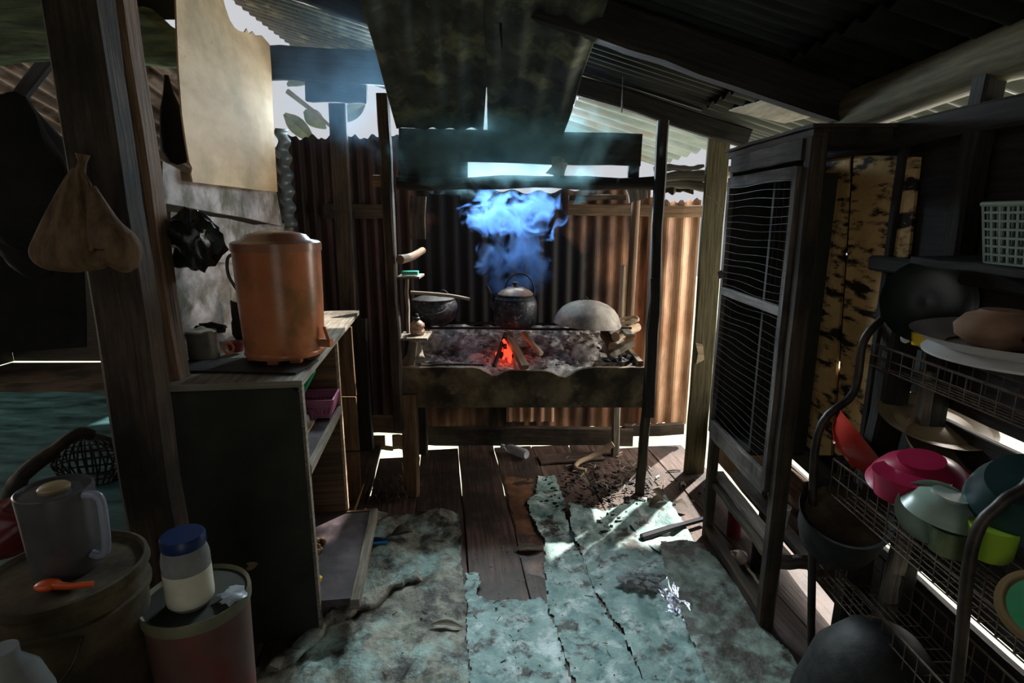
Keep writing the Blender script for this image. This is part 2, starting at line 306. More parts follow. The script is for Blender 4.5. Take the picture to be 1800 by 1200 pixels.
    def leafshape(s, c, d, ln, wd, bend=.1, nrm=(0, 0, 1), n=8):
        c, d, nrm = Vector(c), Vector(d).normalized(), Vector(nrm).normalized(); sd = d.cross(nrm).normalized(); vs, fs = [], []
        for k in range(n + 1):
            t = k / n; wv = wd * math.sin(math.pi * min(.98, max(.04, t))) ** .8 / 2
            mid = c + d * ln * t + nrm * bend * ln * math.sin(math.pi * t)
            for j in (-1, 0, 1): vs.append(mid + sd * wv * j + nrm * (abs(j) * wv * .35))
        for k in range(n):
            for j in range(2):
                a = k * 3 + j; fs.append((a, a + 1, a + 4, a + 3))
        return s.add(vs, fs)

def wloc(o):
    v = Vector((0, 0, 0))
    while o is not None: v += o.location; o = o.parent
    return v
def obj(name, mb, m, parent=None, smooth=False, solid=0, loc=None, bevel=0):
    me = bpy.data.meshes.new(name)
    base = wloc(parent) if parent is not None else (Vector(loc) if loc is not None else None)
    if base is None:
        a = np.array(mb.v); base = Vector(((a[:, 0].min() + a[:, 0].max()) / 2, (a[:, 1].min() + a[:, 1].max()) / 2, a[:, 2].min()))
        if m == 'tin_rust': base = Vector((0, 0, 0))
    me.from_pydata([tuple(Vector(v) - base) for v in mb.v], [], mb.f)
    ul = me.uv_layers.new(name='UVMap'); i = 0; flat = []
    for u in mb.uv:
        for a in u: flat += [a[0], a[1]]
    ul.data.foreach_set('uv', flat)
    if smooth: me.polygons.foreach_set('use_smooth', [True] * len(me.polygons))
    me.materials.append(M[m] if isinstance(m, str) else m); me.update()
    o = bpy.data.objects.new(name, me); sc.collection.objects.link(o)
    if parent is not None: o.parent = parent
    else: o.location = base
    if smooth:
        try: me.set_sharp_from_angle(angle=R(50))
        except Exception: pass
    if solid:
        md = o.modifiers.new('solid', 'SOLIDIFY'); md.thickness = solid; md.offset = 0
    return o
def tag(o, label=None, cat=None, group=None, kind=None):
    for k, v in (('label', label), ('category', cat), ('group', group), ('kind', kind)):
        if v: o[k] = v
    return o
def thing(name, label, cat, loc, group=None):
    o = bpy.data.objects.new(name, None); sc.collection.objects.link(o); o.location = loc; o.empty_display_size = .05
    return tag(o, label, cat, group)
def struct(name, mb, m, **kw): return tag(obj(name, mb, m, **kw), kind='structure')
def one(name, mb, m, label, cat, group=None, **kw): return tag(obj(name, mb, m, **kw), label, cat, group)
def flip(o):
    return o
def bez(pts, n=8):
    """smooth curve through points"""
    P = [Vector(p) for p in pts]; out = []
    for i in range(len(P) - 1):
        p0, p1, p2, p3 = P[max(i - 1, 0)], P[i], P[i + 1], P[min(i + 2, len(P) - 1)]
        for k in range(n):
            t = k / n
            out.append(.5 * ((2 * p1) + (p2 - p0) * t + (2 * p0 - 5 * p1 + 4 * p2 - p3) * t * t + (3 * p1 - p0 - 3 * p2 + p3) * t ** 3))
    out.append(P[-1]); return out
# ================================================================== STRUCTURE
BY = 3.88                                       # back wall
# floor boards run slightly to the left of the view: s = X + .125 * Y
mb = MB()
ss = [-1.30 + .27 * i for i in range(13)]
seam = [-1.52, -1.26, -.99, -.71, -.45, -.175, .09, .345, .61, .88, 1.15, 1.42, 1.69]
for i in range(len(seam) - 1):
    a, b = seam[i] + .003, seam[i + 1] - .004
    y1 = {3: 3.83, 4: 3.60, 5: 3.74, 6: 3.84, 7: 3.78, 8: 3.80, 9: 3.82, 10: 3.76, 11: 3.80}.get(i, 3.84)
    c = (a + b) / 2; y0 = -1.2
    off = random.uniform(-.003, .003)
    mb.plank((c - .125 * y0, y0, -.014 + off), (c - .125 * y1, y1, -.014 + off), b - a, .026, segs=26, jit=.003, ch=.1)
mb.plank((-1.33, -1.2, -.016), (-1.33, 3.6, -.016), .3, .02, segs=10)
mb.plank((1.22, -1.2, -.018), (1.22, 3.3, -.018), .2, .02, segs=10)
struct('floor', mb, 'wood_floor')
mb = MB()
for i in range(9): mb.box((-5.6, -1.0 + .797 * i, -.03), (-1.47 - .02 * (i > 6), -.21 + .797 * i, -.006), jit=.002, segs=6)
struct('floor_left', mb, 'wood_dark')
mb = MB(); mb.box((-14, -8, -.72), (14, 22, -.7)); struct('floor_ground', mb, 'ground')
# joists carry the floor; the wide board below is added to stop light leaks
mb = MB(); mb.box((-1.5, -1.2, -.125), (1.33, 3.28, -.12))
for y in (.2, 1.5, 2.8): mb.plank((-1.6, y, -.075), (1.3, y, -.075), .07, .09, segs=3)
struct('trim_joists_light_block', mb, 'wood_dark')

# back wall: tin sheets on end, the left part taller than the right
mb = MB()
lt = lambda t: .012 * math.sin(t * 37) + .008 * math.sin(t * 91)
mb.corr((-1.47, BY, .09), (1, 0, 0), (0, 0, 1), .80, 2.005, amp=.010, nrm=(0, -1, 0), top=lt, warp=.02)
struct('wall_back_left', mb, 'tin_dark')
mb = MB()
mb.corr((-.70, BY + .015, .09), (1, 0, 0), (0, 0, 1), 1.62, 1.68, amp=.007, per=.095, nrm=(0, -1, 0), top=lambda t: .02 * math.sin(t * 9) + .012 * math.sin(t * 61), bot=lambda t: .015 * math.sin(t * 50), warp=.02)
struct('wall_back', mb, 'tin_rust')
mb = MB()
rt = lambda t: -.02 * math.sin(t * 3) + .012 * math.sin(t * 43)
rw = 1.245 - .905
mb.corr((.905, BY - .02, .12), (1, 0, 0), (0, 0, 1), rw, 1.59, amp=.010, per=.105, nrm=(0, -1, 0), top=rt, bot=lambda t: .03 * abs(math.sin(t * 20)), vsegs=10)
struct('wall_back_right', mb, 'tin_bright')
mb = MB()   # small bright sheet patched in low behind the hearth
mb.corr((-.04, BY - .03, .16), (1, 0, 0), (0, 0, 1), .34, .42, amp=.010, nrm=(0, -1, 0))
one('tin_patch', mb, 'tin_bright', 'orange rusty tin patch low on back wall below the hearth', 'tin sheet')
# rails and sill of the back wall
mb = MB(); mb.plank((-.70, BY - .05, .062), (.86, BY - .06, .062), .05, .135, segs=10, jit=.005); mb.plank((.80, BY - .055, .105), (1.22, BY - .06, .118), .045, .085, segs=5, jit=.004); mb.plank((-1.45, BY - .05, .075), (-1.0, BY - .05, .075), .05, .15, segs=4, jit=.004); struct('trim_sill', mb, 'wood_dark')
mb = MB(); a, b = at(570, 371, Y=BY - .05), at(692, 371, Y=BY - .05); mb.plank(a, b, .03, .09, segs=3); struct('trim_rail_left', mb, 'wood_dark')
mb = MB(); a, b = at(1000, 368, Y=BY - .05), at(1240, 372, Y=BY - .07); mb.plank(a, b, .03, .075, segs=6); struct('trim_rail_right', mb, 'wood_brown')
mb = MB(); a, b = at(1000, 346, Y=BY - .06), at(1100, 348, Y=BY - .06); mb.plank(a, b, .03, .03, segs=3, jit=.008); struct('trim_strip', mb, 'wood_dark')
# crates of boards low at the left of the back wall
mb = MB()
for (x0, x1, y0, y1) in ((640, 712, 731, 759),): 
    a, b = at(x0, (y0 + y1) / 2, Y=3.8), at(x1, (y0 + y1) / 2, Y=3.8); mb.plank(a, b, .02, .13, segs=3)
struct('trim_board_upper', mb, 'wood_brown')
mb = MB()
a, b = at(640, 777, Y=3.79), at(677, 777, Y=3.79); mb.plank(a, b, .02, .105, segs=2)
a, b = at(690, 777, Y=3.79), at(712, 777, Y=3.79); mb.plank(a, b, .02, .105, segs=2); mb.plank(at(676, 787, Y=3.79), at(691, 787, Y=3.79), .02, .03, segs=1)
struct('trim_board_lower', mb, 'wood_brown')

# left wall: low boards, plywood over them
def lwbox(pts, th, off): return [lw(x, y, off) for x, y in pts]
side = LN if LN.dot(Vector((1, 0, 0))) > 0 else -LN
mb = MB()
def lwall_board(z0, z1, y0=1.0, y1=3.88, o=0.0, m=None):
    d = (LB - LA).normalized(); s0, s1 = (y0 - LA.y) / d.y, (y1 - LA.y) / d.y
    p, q = LA + d * s0 + side * o, LA + d * s1 + side * o; zc = (z0 + z1) / 2
    return Vector((p.x, p.y, zc)), Vector((q.x, q.y, zc)), z1 - z0
for z0, z1, o in ((.02, .45, 0), (.46, .95, 0)):
    p, q, h = lwall_board(z0, z1, 2.02, 3.86, o); mb.plank(p, q, .02, h, segs=8, jit=.006)
struct('wall_left', mb, 'wood_dark')
mb = MB(); NU, NV = 60, 26; vs = []; fs = []
d_ = (LB - LA).normalized()
for j in range(NV + 1):
    for i in range(NU + 1):
        y = 2.05 + (3.86 - 2.05) * i / NU; z = .93 + .62 * j / NV
        p = LA + d_ * ((y - LA.y) / d_.y); k = .035 * noise.noise(Vector((y * 3, z * 7, 1))) + .012 * noise.noise(Vector((y * 9, z * 18, 4)))
        vs.append(Vector((p.x, p.y, z)) + side * (k - .005))
for j in range(NV):
    for i in range(NU): a = j * (NU + 1) + i; fs.append((a, a + 1, a + NU + 2, a + NU + 1))
mb.add(vs, fs); struct('wall_left_lining', mb, 'ply_grey', smooth=True, solid=.008)
# boards of the left wall above the lining
mb = MB(); mb.poly([lw(x, y, .035 if side is LN else -.035) for x, y in ((286, 283), (330, 305), (400, 322), (486, 337), (497, 398), (440, 384), (380, 374), (286, 356))], .018, side)
one('wall_board', mb, 'ply_grey', 'pale weathered board nailed along left wall under the hanging plywood', 'board')
mb = MB(); mb.poly([lw(x, y, .02 if side is LN else -.02) for x, y in ((300, 372), (400, 384), (500, 408), (520, 440), (500, 470), (400, 462), (300, 452))], .012, side)
one('wall_board', mb, 'ply_grey', 'pale warped board behind the orange water cooler and black plastic bag', 'board')
# hanging plywood sheet, slightly bowed
o_ = .07 if side is LN else -.07
ply = [(306, -110), (380, -90), (388, -20), (396, 12), (404, 35), (412, 48), (420, 54), (430, 57), (434, 50), (438, 60), (444, 55), (449, 62), (460, 62), (474, 78), (477, 120), (480, 200), (484, 270), (488, 337), (452, 334), (416, 329), (380, 325), (339, 320), (336, 305), (338, 295), (333, 285), (327, 250), (320, 200), (314, 120), (311, 50)]
mb = MB(); mb.poly([lw(x, y, o_) for x, y in ply], .006, side)
pl = one('plywood_sheet', mb, 'ply', 'tan plywood sheet hanging on left wall, its top corner torn away', 'board')
# wavy cut edge of a tin sheet at the corner
mb = MB(); a = at(484, 225, Y=3.7); b = at(508, 400, Y=3.7); z0, z1 = b.z, a.z
mb.corr((a.x + .0, 3.70, z0), (0, 0, 1), (1, .9, 0), z1 - z0, .08, amp=.014, per=.10, nrm=(1, -.4, 0), vsegs=2)
one('corner_tin_sheet', mb, 'galv', 'grey corrugated tin sheet with wavy edge right of the plywood sheet', 'tin sheet', smooth=True, solid=.002)

# right wall: boards along the view with bright slits between them
mb = MB()
for (z0, z1, y0, y1) in ((.075, .46, -1.2, 3.36), (.495, 1.0, -1.2, 3.0), (1.035, 1.45, -1.2, 3.0), (1.455, 1.86, -1.2, 3.0)):
    mb.plank((1.31, y0, (z0 + z1) / 2), (1.31, y1, (z0 + z1) / 2), .02, z1 - z0, segs=22, jit=.004, ch=.1)
struct('wall_right', mb, 'wood_black')
mb = MB(); mb.plank((1.285, 2.3, .30), (1.285, 3.36, .27), .025, .33, segs=8, jit=.008); struct('trim_board_low', mb, 'wood_brown')
# front wall behind the camera with its door opening, and the side room shell
mb = MB(); mb.box((-1.9, -1.25, 0), (-.3, -1.22, 2.9)); mb.box((.75, -1.25, 0), (1.34, -1.22, 2.2)); mb.box((-.3, -1.25, 2.05), (.75, -1.22, 2.7))
struct('wall_front', mb, 'wood_black')
mb = MB(); mb.box((-5.6, 6.2, .0), (-1.5, 6.23, 1.98)); mb.box((-1.50, 3.9, 0), (-1.48, 6.2, 2.1))
struct('wall_side_room', mb, 'wood_black')
mb = MB(); mb.box((-5.62, -1.2, 0), (-5.6, 2.9, 2.6)); mb.box((-5.62, 4.6, 0), (-5.6, 6.2, 2.6)); mb.box((-5.6, -1.25, 0), (-1.9, -1.22, 2.6))
struct('wall_side_room_outer', mb, 'wood_black')
# dark partition low in the side room
# ceiling: shed roof falling to the right
def rz(x): return 2.05 + .30 * (1.3 - x)
ru = Vector((1, 0, -.30)).normalized()
mb = MB(); mb.corr((-1.62, -1.3, rz(-1.62) + .05), (0, 1, 0), ru, 5.15, 3.85, amp=.011, per=.076, vsegs=3)
struct('ceiling', mb, 'roof', smooth=True)
mb = MB(); mb.corr((.42, 3.80, rz(.42) + .02), (0, 1, 0), ru, 1.7, .97, amp=.022, per=.24, vsegs=3)
struct('ceiling_overhang', mb, 'galv', smooth=True)
mb = MB(); mb.corr((-1.92, 3.80, rz(-1.92) + .03), (0, 1, 0), ru, 2.4, 1.55, amp=.014, per=.11, vsegs=3)
struct('ceiling_overhang_left', mb, 'tin_soot', smooth=True)
mb = MB(); mb.corr((1.0, 1.3, rz(1.0) + .005), (0, 1, 0), ru, 1.9, 1.2, amp=.014, per=.11, vsegs=3)
struct('ceiling_side_sheet', mb, 'roof', smooth=True)
# rafters down the slope and beams across
def beam(name, label, p, q, wd, th, m='wood_black', **kw):
    mb = MB(); mb.plank(p, q, wd, th, segs=10, jit=.005); return one(name, mb, m, label, 'beam', **kw)
beam('rafter', 'dark heavy rafter crossing the roof from top centre down to the right wall', (-.1, 2.36, rz(-.1) - .02), (1.28, 2.30, rz(1.28) - .05), .09, .14)
beam('rafter', 'sooty rafter over the back eave right of the hanging hood sheets', (.1, 3.42, rz(.1) - .02), (1.3, 3.30, rz(1.3) - .04), .06, .10)
beam('rafter', 'bluish dark rafter slanting above the left eave opening', (-1.6, 3.30, rz(-1.6) - .02), (-.3, 3.30, rz(-.3) - .02), .05, .12)
beam('tie_beam', 'dark level beam over the bright opening beside the plywood sheet', at(474, 110, Y=3.75), at(690, 122, Y=3.75), .05, .19)
beam('eave_batten', 'short black batten hanging under the left eave beam', at(538, 158, Y=3.8), at(645, 163, Y=3.8), .03, .13)
# wall plate log over the right wall
mb = MB(); pts = [(1.29, y, 2.0 + .012 * math.sin(y * 5)) for y in np.linspace(-.4, 2.35, 12)]
mb.tube(pts, [.075 + .004 * math.sin(i * 2.1) for i in range(12)], 12)
one('wall_plate_log', mb, 'log_olive', 'round pale log lying along top of the right wall', 'beam', smooth=True)
mb = MB(); mb.plank((1.275, -.3, 1.845), (1.255, 2.50, 1.86), .06, .075, segs=10, jit=.004)
one('wall_rail', mb, 'wood_black', 'dark rail along the right wall just below the round log', 'beam')
mb = MB(); mb.plank((1.27, -.2, 1.40), (1.27, 2.0, 1.44), .05, .05, segs=8); one('wall_rail', mb, 'wood_black', 'black rail on right wall above the white basket', 'beam')
for px, lab in ((1672, 'dark post on right wall behind the round clay pot'), ):
    p = at(px, 500, X=1.26); mb = MB(); mb.plank((1.265, p.y, 0), (1.265, p.y, 1.99), .06, .06, segs=8); one('wall_post', mb, 'wood_black', lab, 'post')
mb = MB(); p = at(1570, 900, X=1.24); mb.plank((1.17, 1.74, 0), (1.22, 1.74, 1.3), .09, .06, segs=8); one('wall_post', mb, 'wood_black', 'short black post behind the wire dish rack', 'post')
mb = MB(); mb.plank((1.21, 1.62, 0), (1.245, 1.62, 1.15), .05, .04, segs=8); one('wall_post', mb, 'wood_grey', 'pale narrow post next to the short black post', 'post')
# lit plywood piece under the roof at the right
z = rz(1.0) - .03
def rp(px, py):
    d = ray(px, py); n = Vector((.30, 0, 1)).normalized(); p0 = Vector((1.3, 0, rz(1.3) - .005))
    t = (p0 - Vector((0, 0, CAMZ))).dot(n) / d.dot(n); return Vector((0, 0, CAMZ)) + d * t
mb = MB(); mb.poly([rp(*q) for q in ((1282, 192), (1408, 156), (1506, 184), (1380, 214))], .008, (.3, 0, 1))
one('roof_board', mb, 'wood_grey', 'pale board under roof above the mesh-door cabinet', 'board')
# frame board at the open right corner and thin tin strips on it
mb = MB(); a, b = at(1262, 268, Y=3.36), at(1228, 856, Y=3.36)
mb.plank((a.x, 3.36, 0), (a.x + .0, 3.36, 2.06), .125, .03, (0, 1, 0), segs=12, jit=.003)
one('door_board', mb, 'log_olive', 'wide upright olive grey board between bright gap and mesh-door cabinet', 'board')

# side room: loft cover, far roof sheets
mb = MB(); vs = []; fs = []; NU, NV = 60, 30
for j in range(NV + 1):
    for i in range(NU + 1):
        y = .9 + 2.17 * j / NV; x = -5.5 + (5.5 - 1.255 - .12 * max(0, y - 1.6)) * i / NU
        vs.append((x, y, 2.33 + .06 * noise.noise(Vector((x * 1.2, y * 4, 2))) + .02 * noise.noise(Vector((x * 4, y * 13, 5)))))
for j in range(NV):
    for i in range(NU): a = j * (NU + 1) + i; fs.append((a, a + 1, a + NU + 2, a + NU + 1))
mb.add(vs, fs); one('loft_cover', mb, 'green_tarp', 'dark green wrinkled cover sagging under the loft at upper left', 'tarp', smooth=True, solid=.004)
mb = MB(); mb.poly([(-1.80, 1.3, 2.415), (-1.20, 1.3, 2.415), (-1.195, 1.95, 2.415), (-1.275, 2.62, 2.415), (-1.80, 2.62, 2.415)], .015, (0, 0, 1)); one('loft_board', mb, 'wood_black', 'black loft board above the gap between brown post and plywood sheet', 'board')
mb = MB(); mb.corr((-5.6, 3.05, 2.78), (1, 0, 0), Vector((0, 1, -.27)), 3.52, 3.4, amp=.018, per=.16, vsegs=4)
struct('ceiling_side_room', mb, 'galv_rust', smooth=True)
mb = MB(); mb.plank((-2.9, 3.15, 1.85), (-2.4, 3.25, 2.45), .06, .06); one('roof_strut', mb, 'wood_black', 'black slanting strut under the roof left of the widest post', 'beam')
# big posts
mb = MB(); a, b = at(146, 60, Y=1.62), at(228, 1000, Y=1.62); mb.plank((a.x * .99, 1.62, -.02), (at(146, 60, Y=1.62).x, 1.62, 2.62), .145, .10, (0, 1, 0), segs=16, jit=.004)
one('wooden_post', mb, 'wood_dark', 'widest dark wooden post, the sack hanging on it', 'post')
a = at(285, 560, Y=1.9)
mb = MB(); mb.plank((a.x - .02, 1.93, 0), (a.x - .05, 1.93, 2.78), .125, .10, (0, 1, 0), segs=16, jit=.004)
one('wooden_post', mb, 'wood_brown', 'brown stained wooden post between the wide post and the hanging plywood', 'post')
# wall posts at the back
for (x0, y0, x1, y1, wd, m, lab) in ((593, 182, 611, 540, .105, 'wood_dark', 'brown post standing against back wall left of the stove'),
                                     (628, 560, 643, 812, .12, 'wood_black', 'black low post behind the far end of the shelf cabinet')):
    a, b = at(x0, y0, Y=3.72), at(x1, y1, Y=3.72); mb = MB(); mb.plank((b.x, 3.72, max(0, b.z - .5)), a, wd, .04, (0, 1, 0), segs=8)
    one('wall_post', mb, m, lab, 'post')
#@@STOVE
# ================================================================== STOVE (raised hearth on a wooden frame)
SY = 3.07; SB = 3.74
P = lambda px, py, y=SY: at(px, py, Y=y)
st = thing('hearth_stove', 'raised wooden hearth stove full of grey ash against the back wall', 'stove', (0, 3.4, 0))
lx = P(722, 800).x; rx = P(1127, 800).x
def part(name, mb, m, par, **kw): return obj(name, mb, m, par, **kw)
mb = MB(); mb.plank((P(688, 400).x, SY - .03, .42), (P(688, 400).x - .005, SY - .03, P(686, 168).z), .055, .07, (0, 1, 0), segs=12); part('post', mb, 'wood_dark', st)
mb = MB(); mb.plank((P(1153, 400).x, SY - .03, .50), (P(1153, 400).x, SY - .03, P(1154, 214).z), .055, .05, (0, 1, 0), segs=12); part('post', mb, 'wood_black', st)
mb = MB(); mb.plank((P(1143, 600).x, SY - .05, .50), (P(1143, 600).x, SY - .05, P(1143, 487).z), .055, .04, (0, 1, 0), segs=8); part('post', mb, 'wood_black', st)
mb = MB(); mb.plank((lx, SY, 0), (lx + .005, SY, .62), .085, .07, (0, 1, 0), segs=6); part('leg', mb, 'wood_brown', st)
mb = MB(); mb.plank((rx, SY, 0), (rx + .02, SY, .62), .05, .05, (0, 1, 0), segs=6); part('leg', mb, 'wood_dark', st)
mb = MB(); p = at(1083, 740, Y=3.62); mb.plank((p.x, 3.62, 0), (p.x, 3.62, .62), .05, .05, (0, 1, 0), segs=6); part('leg', mb, 'wood_grey', st)
mb = MB(); p = at(742, 740, Y=3.66); mb.plank((p.x, 3.66, 0), (p.x, 3.66, .62), .06, .05, (0, 1, 0), segs=6); part('leg', mb, 'wood_dark', st)
# front board with its eaten upper edge
x0, x1 = P(706, 680).x, P(1131, 680).x
zt, zb = P(900, 646).z, P(900, 716).z
N = 40; top = []
for i in range(N + 1):
    t = i / N; x = x0 + (x1 - x0) * t; px = 706 + 425 * t
    dip = .045 * math.exp(-((px - 868) / 16) ** 2) + .05 * math.exp(-((px - 992) / 22) ** 2) + .02 * math.exp(-((px - 930) / 60) ** 2)
    top.append((x, SY - .0, zt - dip + .004 * noise.noise(Vector((px * .05, 0, 0)))))
mb = MB(); pts = [(x0, SY, zb)] + [(x1, SY, zb)] + top[::-1]
mb.poly(pts, .03, (0, -1, 0)); part('front_board', mb, 'clay_box', st)
mb = MB(); mb.box((x0, SY + .03, zb), (x0 + .03, SB, zt + .03)); part('side_board', mb, 'clay_box', st)
mb = MB(); mb.box((x1 - .03, SY + .03, zb), (x1, SB, zt + .03)); part('side_board', mb, 'clay_box', st)
mb = MB(); mb.box((x0, SB, zb), (x1, SB + .03, zt + .10)); part('back_board', mb, 'wood_black', st)
mb = MB(); mb.box((x0 + .03, SY + .03, zb + .02), (x1 - .03, SB, zb + .05)); part('tray_bottom', mb, 'wood_dark', st)
# ash bed
vs, fs = [], []; NU, NV = 120, 70
def ashz(x, y):
    t = (y - SY) / (SB - SY); z = zt - .02 + .02 * t + .11 * max(0, t - .55) / .45
    z += .03 * noise.noise(Vector((x * 7, y * 9, 3))) + .022 * noise.noise(Vector((x * 22, y * 24, 8))) + .008 * noise.noise(Vector((x * 60, y * 60, 1)))
    fx, fy = P(893, 625, 3.3).x, 3.28
    z -= .03 * math.exp(-((x - fx) ** 2 + (y - fy) ** 2) / .02)
    if y < SY + .06: z = min(z, zt - .012)
    return z
for j in range(NV + 1):
    for i in range(NU + 1):
        x = x0 + .02 + (x1 - x0 - .04) * i / NU; y = SY + .012 + (SB - SY - .01) * j / NV
        z = ashz(x, y)
        px = 706 + 425 * (x - x0) / (x1 - x0)
        if y < SY + .08:
            dip = .045 * math.exp(-((px - 868) / 16) ** 2) + .05 * math.exp(-((px - 992) / 22) ** 2) + .02 * math.exp(-((px - 930) / 60) ** 2)
            z -= dip * (1 - (y - SY) / .08)
        vs.append((x, y, z))
for j in range(NV):
    for i in range(NU): a = j * (NU + 1) + i; fs.append((a, a + 1, a + NU + 2, a + NU + 1))
mb = MB(); mb.add(vs, fs); o = part('ash_bed', mb, 'ash', st, smooth=True)
# upper frame: log, dark boards
mb = MB(); pts = [P(698 + (1150 - 698) * t, 321 + 2 * math.sin(t * 9), SY + .02) for t in np.linspace(0, 1, 16)]
mb.tube(pts, [.034 + .004 * math.sin(i * 1.3) for i in range(16)], 10); part('cross_log', mb, 'wood_black', st, smooth=True)
mb = MB(); z0, z1 = P(900, 280).z, P(900, 233).z
mb.plank((P(700, 255).x, SY + .03, (z0 + z1) / 2 + .01), (P(1130, 255).x, SY + .03, (z0 + z1) / 2 - .015), .02, z1 - z0 + .03, segs=8, jit=.003); part('upper_board', mb, 'wood_black', st)
mb = MB(); mb.poly([P(700, 250, SY + .05), P(822, 250, SY + .05), P(822, 316, SY + .05), P(700, 316, SY + .05)], .012, (0, -1, 0)); part('side_panel', mb, 'wood_black', st)
mb = MB(); mb.plank(P(1113, 322, SY + .06), P(1117, 238, SY + .06), .06, .03, (0, 1, 0), segs=4); part('short_post', mb, 'wood_black', st)
mb = MB(); mb.plank(P(1118, 329, SY + .08), P(1123, 352, SY + .08), .10, .03, (0, 1, 0), segs=2); part('block', mb, 'wood_grey', st)
mb = MB(); mb.plank(P(734, 420, 3.6), P(734, 345, 3.6), .10, .03, (0, 1, 0), segs=2); part('back_post', mb, 'wood_dark', st)
# bars across the hearth
BZ = P(900, 574, 3.42).z
for yy, nm in ((3.36, 0), (3.52, 1)):
    mb = MB(); mb.tube([(x0 + .02 + (x1 - x0 - .04) * t, yy, BZ + .004 * math.sin(t * 7)) for t in np.linspace(0, 1, 10)], .008, 8)
    part('bar', mb, 'black_iron', st, smooth=True)
mb = MB(); mb.box((P(712, 600).x, 3.2, BZ - .02), (P(740, 600).x, 3.56, BZ)); part('bar_support', mb, 'wood_grey', st)
mb = MB(); mb.box((P(1118, 600).x - .03, 3.2, BZ - .02), (P(1118, 600).x + .02, 3.56, BZ)); part('bar_support', mb, 'wood_grey', st)
# little shelves on the left post
mb = MB(); a = P(720, 484, SY + .05); mb.box((P(697, 484).x, SY - .02, a.z - .012), (P(738, 484).x, SY + .16, a.z)); part('small_shelf', mb, 'wood_grey', st)
mb = MB(); a = P(720, 589, SY + .05); mb.box((P(700, 589).x, SY - .03, a.z - .012), (P(752, 589).x, SY + .16, a.z)); part('small_shelf', mb, 'wood_grey', st)
ls = a.z
mb = MB(); mb.plank(P(717, 585, SY - .01), P(714, 490, SY - .01), .018, .03, (0, 1, 0), segs=4); part('upright_strip', mb, 'wood_grey', st)
mb = MB(); mb.plank(P(722, 640, SY + .05), P(728, 600, SY + .05), .05, .03, (0, 1, 0), segs=3); part('bracket', mb, 'wood_grey', st)

# --- kettle on the bars
c = P(906, 560, 3.44); K = Vector((c.x, 3.44, BZ + .008))
kt = thing('kettle', 'sooty black kettle with brown lid over the fire', 'kettle', K)
r = .133
mb = MB(); mb.lathe([(.0, 0), (r * .86, 0), (r * .97, .012), (r, .04), (r, .125), (r * .97, .145), (r * .86, .172), (r * .68, .19), (.0, .192)], K, 40); part('body', mb, 'soot_metal', kt, smooth=True)
mb = MB(); mb.lathe([(.0, .186), (r * .80, .186), (r * .82, .193), (r * .66, .212), (r * .35, .232), (.0, .238)], K, 36); lid = part('lid', mb, 'lid', kt, smooth=True)
mb = MB(); mb.lathe([(.0, .236), (.012, .236), (.010, .246), (.022, .252), (.020, .262), (.0, .266)], K, 16); part('lid_knob', mb, 'black_iron', lid, smooth=True)
mb = MB(); h = []
for i in range(21):
    a = math.pi * i / 20; h.append(K + Vector((-.09 * math.cos(a) + .026, 0, .20 + .115 * math.sin(a))))
mb.tube(h, .0045, 8); part('handle', mb, 'black_iron', kt, smooth=True)
for s in (-1, 1):
    mb = MB(); mb.tube([K + Vector((s * .088 + .02, .012, .175)), K + Vector((s * .09 + .024, 0, .208))], .007, 6); part('handle_lug', mb, 'black_iron', kt)
mb = MB(); mb.tube(bez([K + Vector(q) for q in ((-.11, -.02, .10), (-.145, -.025, .14), (-.150, -.025, .19), (-.172, -.02, .24))], 5), [.024, .023, .022, .020, .018, .017, .016, .015, .014, .013, .0125, .012, .0115, .011, .0105, .010], 10); part('spout', mb, 'soot_metal', kt, smooth=True)
mb = MB(); mb.lathe([(0, .158), (r * .93, .158), (r * .935, .164), (0, .164)], K, 36); part('shoulder_ring', mb, 'black_iron', kt, smooth=True)

# --- pot at the left with a stick across it
c = P(762, 560, 3.45); Q = Vector((P(764, 560, 3.45).x, 3.45, BZ + .008))
pt = thing('cooking_pot', 'round black cooking pot with lid at left end of the hearth', 'pot', Q)
mb = MB(); mb.lathe([(0, 0), (.07, .004), (.115, .03), (.145, .075), (.15, .105), (.142, .135), (.128, .155), (.132, .162), (.12, .160), (.0, .12)], Q, 36); part('body', mb, 'soot_metal', pt, smooth=True)
mb = MB(); mb.lathe([(0, .150), (.128, .152), (.125, .163), (.09, .176), (.04, .186), (0, .188)], Q, 32); ld = part('lid', mb, 'black_iron', pt, smooth=True)
mb = MB(); mb.tube(bez([Q + Vector(q) for q in ((.02, -.03, .18), (.06, -.03, .215), (.10, -.02, .18))], 5), .005, 6); part('lid_handle', mb, 'black_iron', ld, smooth=True)
mb = MB(); mb.tube(bez([Q + Vector(q) for q in ((-.12, -.06, .155), (-.05, -.15, .10), (.06, -.145, .10), (.13, -.05, .155))], 6), .0035, 6); part('bail_handle', mb, 'wire_pale', pt, smooth=True)
a, b = P(722, 514, 3.33), P(826, 526, 3.33)
mb = MB(); mb.tube(bez([a, a.lerp(b, .35) + Vector((0, 0, .006)), a.lerp(b, .7) + Vector((0, 0, .008)), b], 5), [.011] * 8 + [.010] * 8, 8)
one('wooden_stick', mb, 'wood_grey', 'pale stick lying across the top of the left cooking pot', 'stick', smooth=True)

